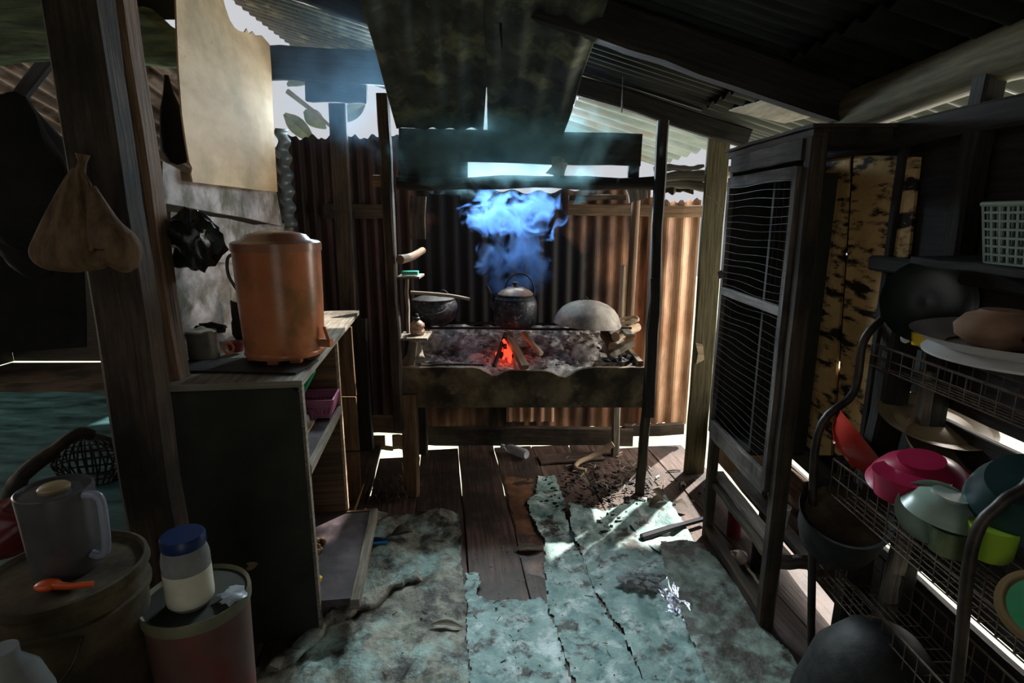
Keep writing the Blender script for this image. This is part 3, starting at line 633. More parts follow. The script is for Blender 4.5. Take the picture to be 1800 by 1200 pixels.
# --- upturned wok at the right
c = P(1032, 575, 3.44); W = Vector((c.x, 3.44, BZ + .012))
wk = thing('upturned_wok', 'upside-down ash-grey wok resting on bars right of the kettle', 'wok', W)
mb = MB(); R0 = .205
pr = [(0, .0), (R0 - .01, .0), (R0 + .005, .002), (R0 + .004, .010), (R0 * .97, .035), (R0 * .90, .066), (R0 * .77, .098), (R0 * .58, .124), (R0 * .36, .140), (R0 * .16, .147), (0, .148)]
mb.lathe(pr, W, 48, wob=.04, axis=(.06, 0, 1)); part('pan', mb, 'wok', wk, smooth=True)
e = W + Vector((R0 - .015, 0, .01))
mb = MB(); mb.tube(bez([e + Vector((0, -.03, 0)), e + Vector((.07, -.035, .01)), e + Vector((.115, -.02, .02)), e + Vector((.11, .03, .028)), e + Vector((.06, .045, .02)), e + Vector((.0, .04, .01))], 6), .0105, 8); part('handle', mb, 'wood_pale', wk, smooth=True)
e = W + Vector((-.02, 0, .146)); mb = MB(); mb.tube(bez([e + Vector((-.02, 0, 0)), e + Vector((-.01, 0, .018)), e + Vector((.012, 0, .018)), e + Vector((.022, 0, -.002))], 5), .004, 6); part('ring', mb, 'wire_pale', wk, smooth=True)

# --- kerosene lamp on the little shelf
L0 = Vector((P(734, 585, SY + .07).x, SY + .07, ls))
lm = thing('oil_lamp', 'small dusty glass oil lamp on the stove left post shelf', 'lamp', L0)
mb = MB(); mb.lathe([(0, 0), (.034, 0), (.042, .012), (.043, .024), (.034, .036), (.042, .046), (.040, .062), (.022, .078), (.014, .084), (0, .084)], L0, 24); part('reservoir', mb, 'lid', lm, smooth=True)
mb = MB(); mb.lathe([(0, .083), (.017, .083), (.017, .096), (.010, .100), (.008, .118), (0, .118)], L0, 16); part('burner', mb, 'black_iron', lm, smooth=True)
a = P(722, 478, SY + .05); mb = MB(); mb.box((P(706, 480).x, SY + .0, a.z - .012), (P(734, 480).x, SY + .05, a.z + .008)); one('lighter', mb, 'teal_plastic', 'teal plastic lighter on small ledge of the left stove post', 'lighter')
a, b = P(703, 456, SY - .06), P(743, 440, SY + .25); mb = MB(); mb.tube(bez([a, a.lerp(b, .5) + Vector((0, 0, -.01)), b], 5), [.024, .025, .024, .023, .022, .022, .021, .021, .020, .020, .020], 10)
one('log_stub', mb, 'wood_brown', 'short log stub sticking out beside the left stove post', 'log', smooth=True)
a, b = P(655, 318, SY - .02), P(686, 318, SY - .02); mb = MB(); mb.tube([a, a.lerp(b, .5), b], [.03, .03, .032], 10); one('log_stub', mb, 'wood_brown', 'short cut log end poking out left of the stove cross log', 'log', smooth=True)
# crumpled carton on the cross log
c = P(981, 296, SY + .02); mb = MB(); mb.blob(c, (.05, .04, .055), .8, 9, 5, 2.2); one('crumpled_carton', mb, 'wood_pale', 'crumpled brown carton lump on the stove cross log against the sky', 'carton')

# --- fire: logs, embers, charcoal
def log(name, label, a, b, r0, r1, m, flat=False):
    mb = MB()
    if flat: mb.plank(a, b, r0 * 2, r1 * 2, segs=5, jit=.004)
    else:
        mb.tube(bez([a, a.lerp(b, .5) + Vector((.004, 0, .006)), b], 5), [r0 + (r1 - r0) * i / 10 for i in range(11)], 9)
    return one(name, mb, m, label, 'firewood')
def ash(px, py, y): p = P(px, py, y); return Vector((p.x, y, ashz(p.x, y)))
fc = P(893, 628, 3.30)
log('firewood', 'split firewood with pale cut end pointing out over the hearth edge', P(922, 646, 3.06) + Vector((0, 0, .0)), fc + Vector((-.0, .03, .14)), .024, .016, 'wood_brown', True)
log('firewood', 'yellowish split firewood leaning right of the embers', P(952, 622, 3.22), P(920, 585, 3.38), .013, .013, 'wood_pale', True)
log('firewood', 'charred stick leaning into fire from the left', ash(868, 632, 3.2) + Vector((0, 0, .01)), fc + Vector((-.02, .02, .13)), .014, .010, 'char')
log('firewood', 'thin grey stick standing in the glowing embers', ash(905, 630, 3.2), fc + Vector((.03, .0, .16)), .008, .006, 'wood_grey')
for i in range(40):
    a = random.uniform(0, 6.28); rr = random.uniform(0, .075); x = fc.x + rr * math.cos(a); y = 3.29 + rr * math.sin(a) * .8
    z = fc.z - .01 + max(0, .15 * (1 - rr / .085)) * random.uniform(.2, 1.0)
    mb = MB(); sz = random.uniform(.009, .017); mb.blob((x, y, z + .012), (sz, sz, sz * random.uniform(1, 2.2)), .6, 7, i, 2)
    hot = i % 5 != 0
    one('ember' if hot else 'charcoal', mb, 'ember' if hot else 'char', 'small red glowing ember in the fire heap below the kettle' if hot else 'small black coal among the red embers below the kettle', 'ember' if hot else 'charcoal', 'embers of the fire' if hot else 'black coals in the fire')
lamp('fire_glow', 'POINT', (fc.x, 3.2, fc.z + .09), (0, 0, 0), .25, (1, .12, .04), shadow_soft_size=.04)
k = 0
for (px, py, y, s) in ((1072, 630, 3.25, .03), (1090, 636, 3.2, .035), (1105, 628, 3.25, .03), (1088, 622, 3.32, .032), (1112, 640, 3.16, .025), (1065, 642, 3.15, .02), (1120, 628, 3.2, .03)):
    p = ash(px, py, y); mb = MB(); mb.blob(p + Vector((0, 0, s * .5)), (s * 1.3, s, s * .8), .7, 9, k + 40, 2); k += 1
    one('charcoal', mb, 'char', 'large black charcoal lump at right end of the hearth', 'charcoal', 'charcoal at the right end of the hearth')
p = ash(1028, 622, 3.3); mb = MB(); mb.blob(p + Vector((0, 0, .03)), (.09, .06, .06), .5, 16, 77, 1.6); one('ash_clod', mb, 'ash', 'rounded grey ash clod on hearth below the upturned wok', 'clod', smooth=True)
p = ash(1063, 590, 3.45); mb = MB(); mb.blob(p + Vector((0.05, 0, .02)), (.06, .05, .05), .6, 12, 79, 1.6); one('hearth_stone', mb, 'wok', 'pale stone on ash under the wok handle', 'stone')
log('firewood', 'flat dark stick on ash near the right front hearth corner', ash(1045, 642, 3.12) + Vector((0, 0, .02)), ash(1102, 628, 3.2) + Vector((0, 0, .025)), .009, .005, 'wood_dark', True)
log('firewood', 'thin dark stick lying along the left front hearth edge', ash(735, 636, 3.14) + Vector((0, 0, .015)), ash(850, 640, 3.12) + Vector((0, 0, .015)), .007, .005, 'wood_dark', True)
log('firewood', 'whitish stone-like wood chip at left of hearth', ash(748, 630, 3.2) + Vector((0, 0, .012)), ash(790, 632, 3.18) + Vector((0, 0, .012)), .014, .012, 'ash')
log('firewood', 'leaning pale block at the left end of the hearth', P(738, 632, 3.12), P(728, 590, 3.3), .028, .018, 'wood_grey', True)
log('firewood', 'pale log end between wok handle and right stove post', P(1082, 592, 3.30), P(1120, 575, 3.52), .030, .028, 'wood_pale')
log('firewood', 'leaning wood block under the pale log at right hearth end', P(1062, 585, 3.5), P(1078, 610, 3.3), .026, .024, 'wood_brown', True)
log('firewood', 'squared grey block at right rear hearth corner', P(1070, 625, 3.3), P(1110, 600, 3.35), .03, .02, 'wood_grey', True)
# flame tongues and fine ash flakes
rnd = random.Random(4); vs = MB()
for i in range(420):
    x = rnd.uniform(x0 + .1, x1 - .1); y = rnd.uniform(SY + .08, SB - .05); z = ashz(x, y) + .004
    s = rnd.uniform(.005, .016); vs.blob((x, y, z), (s, s * rnd.uniform(.5, 1), s * .5), .7, 6, i, 2)
tag(obj('ash_crumbs', vs, 'ash'), 'grey crumbs of ash and burnt bark strewn over the hearth', 'ash', None, 'stuff')
# upright poles behind the wok
for (a0, a1, r0, m, lab) in (((1092, 568), (1096, 466), .022, 'wood_pale', 'pale split bamboo pole standing behind the wok, the shorter one'),
                             ((1106, 572), (1118, 352), .028, 'wood_brown', 'tall pale round pole leaning on back wall behind the wok')):
    a, b = at(*a0, Y=3.66), at(*a1, Y=3.66); mb = MB(); mb.tube(bez([a, a.lerp(b, .5), b], 5), r0, 10); one('wooden_pole', mb, m, lab, 'pole', smooth=True)
# branches stored to the right of the stove
a = 3.5
for (q0, q1, r0, r1, lab) in (((1150, 318), (1285, 301), .030, .034, 'smooth upper branch stored between stove and cabinet'),
                          ((1150, 300), (1238, 291), .024, .010, 'splintered branch tip lying over the stored branches'),
                          ((1160, 326), (1285, 328), .024, .026, 'lower stored branch with peeling bark beside the cabinet')):
    p, q = P(*q0, a), P(*q1, a - .1); mb = MB(); mb.tube(bez([p, p.lerp(q, .3) + Vector((0, 0, .01)), p.lerp(q, .7) - Vector((0, 0, .008)), q], 4), [r0 + (r1 - r0) * i / 12 + .003 * math.sin(i * 2) for i in range(13)], 8)
    one('branch', mb, 'wood_grey', lab, 'branch', smooth=True)
p, q = P(1160, 336, 3.5), P(1216, 334, 3.5); mb = MB(); mb.plank(p, q, .05, .035, segs=8, jit=.015); one('bark_strip', mb, 'wood_dark', 'ragged bark bundle under the stored branches by the stove post', 'bark')

# --- hood: corrugated sheets hung over the hearth
def hood(name, label, bl, br, tl, tr, zoff, seed):
    mb = MB(); N, Mv = 90, 14; vs, fs = [], []
    for j in range(Mv + 1):
        v = j / Mv
        for i in range(N + 1):
            u = i / N; p = bl.lerp(br, u).lerp(tl.lerp(tr, u), v)
            wv = .007 * math.sin(2 * math.pi * u * (br - bl).length / .10)
            k = .03 * noise.noise(Vector((u * 3, v * 3, seed)))
            p = p + Vector((0, -.6, -.8)) * (wv + k) + Vector((0, 0, zoff))
            if j == 0: p = p + Vector((0, 0, .012 * noise.noise(Vector((u * 9, seed, 0)))))
            vs.append(p)
    for j in range(Mv):
        for i in range(N): a = j * (N + 1) + i; fs.append((a, a + 1, a + N + 2, a + N + 1))
    mb.add(vs, fs); return one(name, mb, 'tin_soot', label, 'tin sheet', smooth=True, solid=.002)
hood('hood_sheet', 'left sooty corrugated sheet of the hood hanging over the hearth', at(697, 226, Y=3.06), at(850, 228, Y=3.06), at(618, -60, Y=2.15), at(868, -60, Y=2.15), 0, 1)
hood('hood_sheet', 'right sooty corrugated hood sheet, its lower edge mossy and ragged', at(857, 230, Y=3.09), at(990, 238, Y=3.02), at(850, -60, Y=2.12), at(1090, -60, Y=2.08), .0, 5)
mb = MB(); mb.tube(bez([at(878, -10, Y=2.35), at(880, 40, Y=2.35), at(883, 86, Y=2.35)], 5), [.006] * 6 + [.007, .006, .004, .003, .002], 6); one('soot_rope', mb, 'black_cloth', 'black sooty cord hanging in front of the hood sheets', 'cord')
mb = MB(); mb.tube(bez([at(1096, 105, Y=3.2), at(1094, 150, Y=3.2), at(1093, 198, Y=3.2)], 5), [.002] * 6 + [.002, .003, .004, .005, .003], 5); one('hanging_thread', mb, 'rope', 'thin dusty thread hanging from roof right of the hood', 'cord')
# smoke
def volume(name, c, r, dens, color, label, scale, lo, hi, noisy=True, g=.3, seedoff=0):
    mb = MB(); mb.blob(c, r, .25, 24, 3, 1.5); o = one(name, mb, None or 'ash', label, 'smoke', kind='stuff') if False else obj(name, mb, 'ash', smooth=True)
    o.data.materials.clear(); m = bpy.data.materials.new(name); m.use_nodes = True; nt = m.node_tree; nt.nodes.clear(); L = nt.links.new
    out = _n(nt, 'ShaderNodeOutputMaterial'); pv = _n(nt, 'ShaderNodeVolumePrincipled'); L(pv.outputs[0], out.inputs['Volume'])
    pv.inputs['Color'].default_value = (*color, 1); pv.inputs['Anisotropy'].default_value = g
    tc = _n(nt, 'ShaderNodeTexCoord'); no = _n(nt, 'ShaderNodeTexNoise'); no.inputs['Scale'].default_value = scale; no.inputs['Detail'].default_value = 9; no.inputs['Distortion'].default_value = 1.4
    L(tc.outputs['Object'], no.inputs[0])
    mr = _n(nt, 'ShaderNodeMapRange'); mr.inputs[1].default_value = lo; mr.inputs[2].default_value = hi; mr.inputs[4].default_value = dens
    ctr = Vector(c) - o.location
    mp = _n(nt, 'ShaderNodeMapping'); mp.inputs['Location'].default_value = [-a / b for a, b in zip(ctr, r)]; mp.inputs['Scale'].default_value = [1 / b for b in r]
    L(tc.outputs['Object'], mp.inputs[0]); vm = _n(nt, 'ShaderNodeVectorMath', operation='LENGTH'); L(mp.outputs[0], vm.inputs[0])
    fo = _n(nt, 'ShaderNodeMapRange'); fo.inputs[1].default_value = .98; fo.inputs[2].default_value = .55; fo.inputs[3].default_value = -.30; fo.inputs[4].default_value = 0
    L(vm.outputs['Value'], fo.inputs[0]); ad = _n(nt, 'ShaderNodeMath', operation='ADD'); L(no.outputs[0], ad.inputs[0]); L(fo.outputs[0], ad.inputs[1])
    L(ad.outputs[0], mr.inputs[0]); L(mr.outputs[0], pv.inputs['Density'])
    o.data.materials.append(m); tag(o, label, 'smoke', None, 'stuff'); return o
c = at(905, 378, Y=3.35); volume('smoke', c, (.42, .17, .20), 18, (.15, .34, .82), 'dense blue smoke cloud billowing under the stove cross log', 8, .44, .60)
c = at(905, 475, Y=3.55); volume('smoke', c, (.29, .13, .33), 11, (.15, .33, .80), 'thin blue smoke column rising around the kettle', 7, .40, .70)
c = at(900, 262, Y=3.02); volume('smoke', c, (.75, .34, .26), 5, (.45, .85, .95), 'pale teal smoke haze under the hood sheets', 5, .30, .75)
c = at(590, 130, Y=3.3); volume('smoke', c, (.50, .5, .5), .45, (.35, .65, .95), 'pale blue haze drifting under the left eave', 4, .30, .75)
#@@LEFT
# ================================================================== LEFT SIDE
# --- shelf cabinet: open to the room, its near side panel faces us
cA, cB = at(525, 668, Z=1.04), at(628, 546, Z=1.04)       # front top corners
fd = (cB - cA); CL = fd.length; fd.normalize(); ld = Vector((-fd.y, fd.x, 0))   # depth runs to the left
CW = .50
cb = thing('shelf_cabinet', 'dark open shelf cabinet along the left wall below the orange cooler', 'cabinet', (cA.x, cA.y, 0))
def cpt(s, dpt, z): return Vector((cA.x, cA.y, 0)) + fd * s + ld * dpt + Vector((0, 0, z))
def cbox(s0, s1, d0, d1, z0, z1, segs=4, jit=.001):
    mb = MB(); c0 = cpt(s0, (d0 + d1) / 2, (z0 + z1) / 2); c1 = cpt(s1, (d0 + d1) / 2, (z0 + z1) / 2)
    mb.plank(c0, c1, d1 - d0, z1 - z0, segs=segs, jit=jit, ch=.06); return mb
obj('top_board', cbox(-.01, CL, -.012, CW, 1.018, 1.042, 6), 'wood_grey', cb)
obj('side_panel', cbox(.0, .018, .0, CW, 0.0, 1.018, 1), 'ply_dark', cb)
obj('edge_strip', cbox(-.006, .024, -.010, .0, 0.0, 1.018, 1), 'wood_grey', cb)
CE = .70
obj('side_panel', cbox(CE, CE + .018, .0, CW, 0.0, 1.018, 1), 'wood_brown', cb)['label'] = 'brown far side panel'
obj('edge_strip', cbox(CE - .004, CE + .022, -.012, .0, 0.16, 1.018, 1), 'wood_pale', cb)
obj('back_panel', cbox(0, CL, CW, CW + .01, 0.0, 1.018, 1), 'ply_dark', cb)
zs = at(597, 712, X=cpt(CL - .2, 0, 0).x).z; zs = .72
obj('shelf', cbox(.02, CE, .0, CW - .01, .685, .705, 4), 'lino', cb)
obj('shelf_edge', cbox(.02, CE, -.014, .004, .675, .712, 4), 'wood_grey', cb)
obj('shelf_batten', cbox(.02, CE, .07, .10, .705, .712, 4), 'wood_pale', cb)
obj('bottom_board', cbox(.02, CE - .01, -.12, CW - .01, .12, .15, 4), 'lino', cb)
obj('bottom_edge', cbox(.0, CE, -.155, -.12, .115, .158, 4), 'wood_grey', cb)
obj('bottom_edge', cbox(CE - .012, CE + .0, -.15, CW, .115, .156, 2), 'wood_brown', cb)
# inner brown board at the far side
# second crate behind the far end
mb = MB(); a = at(626, 700, Y=3.0)
for z0_, z1_ in ((0, .30), (.31, .62), (.63, 1.015)): mb.box((a.x - .30, 2.99, z0_), (a.x - .0, 3.01, z1_), jit=.003, segs=3)
one('crate_side', mb, 'wood_brown', 'rough brown crate boards just past the far end of the shelf cabinet', 'crate')

# --- big orange cooler on the cabinet
o = cpt(.34, .20, 1.042); 
a = at(497, 628, Z=1.06); C0 = Vector((at(503, 622, Z=1.06).x, at(496, 622, Z=1.06).y, 1.066))
dep = (C0.y) * cp + (CAMZ - C0.z) * sp_
rb = .5 * 138 / FPX * dep * 1.0
co = thing('water_cooler', 'large orange round water cooler with domed lid on the shelf cabinet', 'water cooler', C0)
H = at(497, 440, Y=C0.y).z - C0.z
mb = MB(); mb.lathe([(0, 0), (rb * .93, 0), (rb * .97, .01), (rb * .95, .022), (rb * .93, .026), (rb * .955, .04), (rb * 1.0, H * .55), (rb * 1.02, H), (0, H)], C0, 56); body = obj('body', mb, 'cooler', co, smooth=True)
mb = MB(); mb.lathe([(0, H), (rb * 1.045, H), (rb * 1.05, H + .008), (rb * 1.045, H + .030), (rb * .98, H + .036), (rb * .80, H + .042), (rb * .70, H + .060), (rb * .35, H + .074), (0, H + .078)], C0, 56); lid = obj('lid', mb, 'cooler_lid', co, smooth=True)
mb = MB(); mb.tube(bez([C0 + Vector((-rb * 1.0, -.02, H - .01)), C0 + Vector((-rb * 1.14, -.03, H - .03)), C0 + Vector((-rb * 1.16, -.03, H - .09)), C0 + Vector((-rb * 1.02, -.02, H - .15))], 6), .006, 8); obj('carry_handle', mb, 'black_plastic', co, smooth=True)
mb = MB(); e = C0 + Vector((rb * .88, -rb * .1, .045)); mb.plank(e, e + Vector((.055, -.01, 0)), .028, .03, segs=1, jit=0); tp = obj('tap', mb, 'cooler_lid', co)
mb = MB(); mb.plank(e + Vector((.045, -.01, .01)), e + Vector((.03, -.01, .065)), .012, .01, (0, 1, 0), segs=1, jit=0); obj('tap_lever', mb, 'cooler', tp)
for a_ in (.6, 1.9, 3.6, 4.71, 5.4):
    mb = MB(); q = C0 + Vector((math.cos(a_) * rb * .75, math.sin(a_) * rb * .75, 0)); mb.box(q + Vector((-.02, -.015, -.023)), q + Vector((.02, .015, .001))); obj('foot', mb, 'cooler_lid', co)
# --- steel mug
m0 = at(360, 628, Z=1.044); m0 = Vector((m0.x, m0.y, 1.044)); dm = m0.y * cp + (CAMZ - m0.z) * sp_; rm = .5 * 50 / FPX * dm
mg = thing('steel_mug', 'shiny steel mug with lid and wire handle beside the orange cooler', 'mug', m0)
hm = .105
mb = MB(); mb.lathe([(0, 0), (rm * .95, 0), (rm, .006), (rm, hm), (rm * 1.06, hm + .003), (rm * 1.04, hm + .006), (0, hm + .002)], m0, 32); obj('body', mb, 'steel', mg, smooth=True)
mb = MB(); mb.lathe([(0, hm + .003), (rm * 1.0, hm + .003), (rm * .98, hm + .009), (rm * .3, hm + .014), (rm * .2, hm + .020), (0, hm + .021)], m0, 32); obj('lid', mb, 'steel', mg, smooth=True)
mb = MB(); mb.tube(bez([m0 + Vector((-rm, 0, hm * .82)), m0 + Vector((-rm - .028, 0, hm * .86)), m0 + Vector((-rm - .036, 0, hm * .55)), m0 + Vector((-rm - .02, 0, hm * .28)), m0 + Vector((-rm, 0, hm * .22))], 6), .0035, 8); obj('handle', mb, 'steel', mg, smooth=True)
# dark tray / clutter on the cabinet
q = at(345, 645, Z=1.044); mb = MB(); mb.poly([at(*p, Z=1.05) for p in ((300, 650), (520, 655), (560, 632), (420, 628), (320, 634))], .006, (0, 0, 1)); 
one('dark_tray', mb, 'black_iron', 'flat dark tray under the steel mug and cooler on the cabinet', 'tray')
q = at(405, 622, Z=1.052); mb = MB(); mb.lathe([(0, 0), (.026, 0), (.034, .035), (.036, .04), (.030, .036), (0, .01)], (q.x, q.y + .05, 1.052), 20); one('red_cup', mb, 'darkred', 'small dark red cup between the steel mug and orange cooler', 'cup', smooth=True)
mb = MB(); mb.tube([(q.x + .020 * math.cos(t), q.y - .01 + .004 * math.sin(t), 1.058 + .020 + .020 * math.sin(t)) for t in np.linspace(0, 6.2, 18)], .005, 6); one('plastic_ring', mb, 'cooler', 'small orange plastic ring leaning before the dark red cup', 'ring', smooth=True)
# black clutter behind the mug
q = at(400, 560, Z=1.1); mb = MB(); mb.blob((at(418, 600, Z=1.06).x, at(418, 600, Z=1.06).y + .12, 1.12), (.07, .05, .11), .8, 14, 12, 2); one('black_bag', mb, 'black_cloth', 'crumpled black bag left behind the orange cooler', 'bag')
mb = MB(); mb.blob(at(372, 578, Y=2.25), (.06, .03, .022), .9, 12, 22, 2.5); one('black_bag', mb, 'black_cloth', 'flat black rag bundle against the wall above the steel mug', 'bag')
# black plastic bag hanging on the post
mb = MB(); c = at(343, 425, Y=2.02); mb.blob(c, (.085, .07, .10), .55, 26, 31, 2.2); one('hanging_plastic_bag', mb, 'black_plastic', 'glossy black plastic bag hanging from the post above the steel mug', 'bag', smooth=True)
hb_ = at(312, 290, Y=2.42); mb = MB(); mb.lathe([(0, 0), (.03, .01), (.05, .05), (.052, .12), (.04, .2), (.018, .28), (.008, .34), (0, .34)], hb_, 24, wob=.35); one('hanging_bundle', mb, 'black_cloth', 'black cloth bundle hanging between brown post and plywood sheet', 'cloth', smooth=True)

# --- things on the cabinet shelves
b0 = cpt(.585, .04, .712)
bk = thing('plastic_basket', 'pink plastic basket with slots on the middle shelf of the cabinet', 'basket', b0)
def bp(s, d, z): return b0 + fd * s + ld * d + Vector((0, 0, z))
mb = MB()
def ringpts(sx, dx, z): return [bp(sx * a, dx * b + .07, z) for a, b in ((-1, -1), (1, -1), (1, 1), (-1, 1))]
lo_, hi_ = ringpts(.065, .10, .004), ringpts(.085, .12, .085)
mb.poly(lo_, .004, (0, 0, 1)); obj('base', mb, 'pink', bk)
mb = MB()
for i in range(4):
    A, B, C_, D_ = lo_[i], lo_[(i + 1) % 4], hi_[(i + 1) % 4], hi_[i]; n = 12
    for k in range(n + 1):
        t = k / n; mb.plank(A.lerp(B, t), D_.lerp(C_, t), .007 if 0 < k < n else .012, .003, (B - A).cross(D_ - A), segs=1, jit=0)
    for t in (.12, .5, .8): mb.plank(A.lerp(D_, t), B.lerp(C_, t), .008 if t < .7 else .03, .0035, (B - A).cross(D_ - A), segs=1, jit=0)
obj('wall', mb, 'pink', bk)
mb = MB(); q = hi_ + [hi_[0], hi_[1]]; mb.tube(hi_ + [hi_[0]], .007, 8); obj('rim', mb, 'pink', bk)
mb = MB(); mb.blob(bp(-.06, .12, .095), (.045, .045, .04), .6, 16, 3, 2); one('clear_plastic_bag', mb, 'clear', 'crumpled clear plastic bag in the near end of the pink basket', 'bag', smooth=True)
mb = MB(); e = bp(-.02, .10, .12); mb.tube([e, e + Vector((.06, -.01, .10))], [.024, .024], 14); one('plastic_bottle', mb, 'green_plastic', 'green-labelled small bottle leaning out above the pink basket', 'bottle', smooth=True)
mb = MB(); mb.blob(cpt(.44, .12, .735), (.04, .04, .025), .5, 14, 9, 2); w_ = one('clear_wrapper', mb, 'clear', 'clear wrapper with red mark on shelf before the pink basket', 'wrapper', smooth=True)
# nuts and lemon on the bottom board
rn = random.Random(3)
nz = .15
for i in range(16):
    px = rn.uniform(544, 562); py = rn.uniform(945, 985) if i < 13 else (948, 950, 988)[i - 13]
    p = at(px if i < 13 else (566, 568, 550)[i - 13], py, Z=nz + .015); lay = .016 * (i % 3 == 0)
    mb = MB(); mb.blob((p.x, p.y, nz + .013 + lay), (.014, .012, .013), .35, 9, i, 1.5)
    one('nut', mb, 'nut', 'small brown nut in the heap on the cabinet bottom board', 'nut', 'brown nuts heaped on the cabinet bottom board', smooth=True)
p = at(553, 1020, Z=nz + .02); mb = MB(); mb.lathe([(0, -.03), (.008, -.027), (.020, -.012), (.022, .005), (.014, .022), (.006, .028), (0, .032)], (p.x, p.y, nz + .022), 18, axis=(1, .5, .2)); one('lemon', mb, 'yellow', 'yellow lemon on the cabinet bottom board before the nuts', 'lemon', smooth=True)

# --- sack hanging on the wide post
s0 = at(140, 296, Y=1.47)
sk = thing('hanging_sack', 'brown cloth sack bulging low, hanging on the wide post', 'sack', s0)
mb = MB(); cx, cz = at(128, 415, Y=1.44).x, at(128, 418, Y=1.44).z; NU, NV = 64, 34; vs, fs = [], []
zt_, zb_ = s0.z, at(135, 478, Y=1.44).z
for j in range(NV + 1):
    t = j / NV; z = zt_ + (zb_ - zt_) * t
    rr = .010 + .108 * (t ** .85) * (1 if t < .72 else math.sqrt(max(0, 1 - ((t - .72) / .28) ** 2)) * 1.0)
    xc = s0.x + (cx - s0.x) * min(1, t * 1.3)
    for i in range(NU):
        a = 2 * math.pi * i / NU; f = 1 + .07 * math.sin(a * 9 + 2 * math.sin(a)) * (1 - t * .6) + .06 * noise.noise(Vector((math.cos(a) * 2, math.sin(a) * 2, t * 2)))
        vs.append((xc + rr * 1.05 * f * math.cos(a), 1.46 + rr * .62 * f * math.sin(a) - .03 * t, z))
for j in range(NV):
    for i in range(NU): k2 = (i + 1) % NU; fs.append((j * NU + i, (j + 1) * NU + i, (j + 1) * NU + k2, j * NU + k2))
mb.add(vs, fs); obj('sack_body', mb, 'sack', sk, smooth=True)
mb = MB(); pts = bez([at(160, 330, Y=1.45), at(185, 400, Y=1.43), at(205, 440, Y=1.43), at(190, 462, Y=1.42)], 6)
mb.tube(pts, [.012 + .045 * math.sin(math.pi * min(1, (i / 18) ** 1.3 * .85)) for i in range(len(pts))], 14); obj('sack_fold', mb, 'sack', sk, smooth=True)
mb = MB(); mb.tube([s0 + Vector((0, 0, -.01)), s0 + Vector((.002, .01, .015)), s0 + Vector((.006, .01, .035))], [.012, .009, .016], 12); obj('knot', mb, 'sack', sk)
# dark bag in the doorway at far left
mb = MB(); c = at(40, 320, Y=2.1); mb.blob(c, (.19, .10, .30), .35, 22, 61, 1.5); one('hanging_dark_bag', mb, 'black_cloth', 'big black bag hanging in the side doorway left of the sack', 'bag', smooth=True)
mb = MB(); mb.poly([at(x, y, Y=2.6) for x, y in ((-60, 340), (30, 335), (140, 345), (150, 560), (150, 610), (-60, 625))], .01, (0, -1, 0)); one('doorway_dark_sheet', mb, 'black_cloth', 'black sheet standing in for the dark of the upper side doorway', 'cloth')  # flat black sheet added as the darkness of the side room
mb = MB(); mb.poly([at(x, y, Y=2.5) for x, y in ((0, 412), (14, 410), (18, 455), (2, 448))], .004, (0, -1, 0)); one('pale_slat', mb, 'wood_pale', 'small pale slat piece at left picture edge beside the sack', 'slat')
# teal tarp in the side room
mb = MB(); vs, fs = [], []; NU, NV = 50, 40
for j in range(NV + 1):
    for i in range(NU + 1):
        x = -5.2 + 3.6 * i / NU; y = 1.9 + 3.1 * j / NV; vs.append((x, y, .012 + .02 * abs(noise.noise(Vector((x * 2, y * 4, 1))))))
for j in range(NV):
    for i in range(NU): a = j * (NU + 1) + i; fs.append((a, a + 1, a + NU + 2, a + NU + 1))
mb.add(vs, fs); one('floor_tarp', mb, 'tarp_side', 'teal tarp on the side room floor seen left of the posts', 'tarp', smooth=True)
# thicket of a dark broom-like basket behind the jug
mb = MB(); c = fl(125, 868) + Vector((.02, .12, .17))
for i in range(26):
    a = i / 26 * 2 * math.pi; u = Vector((math.cos(a), math.sin(a) * .6, 0)); mb.tube(bez([c + u * .12 + Vector((0, .03, -.17)), c + u * .21 + Vector((0, .03, -.04)), c + u * .15 + Vector((0, .03, .09)), c + Vector((0, .03, .15))], 4), .006, 5)
for k in range(6):
    rr = .21 * math.sin(math.pi * (.25 + .1 * k)) ** .8; mb.tube([c + Vector((rr * math.cos(t), rr * .6 * math.sin(t) + .03, -.15 + .045 * k)) for t in np.linspace(0, 6.283, 20)], .0045, 5)
one('wicker_basket', mb, 'wood_black', 'dark upturned wicker basket behind the lidded jug', 'basket')
mb = MB(); mb.tube(bez([fl(18, 872, .04), at(40, 835, Y=2.55), at(90, 795, Y=2.6), at(135, 762, Y=2.65), at(162, 765, Y=2.7)], 6), [.045] * 5 + [.036] * 8 + [.028] * 12, 10); one('bent_branch', mb, 'wood_dark', 'dark bent branch in front of the wicker basket', 'branch', smooth=True)
mb = MB(); mb.blob(at(15, 925, Y=1.55), (.11, .12, .07), .5, 18, 71, 1.6); one('red_cloth', mb, 'darkred', 'dull red cloth heap at left edge behind the muddy bucket', 'cloth', smooth=True)

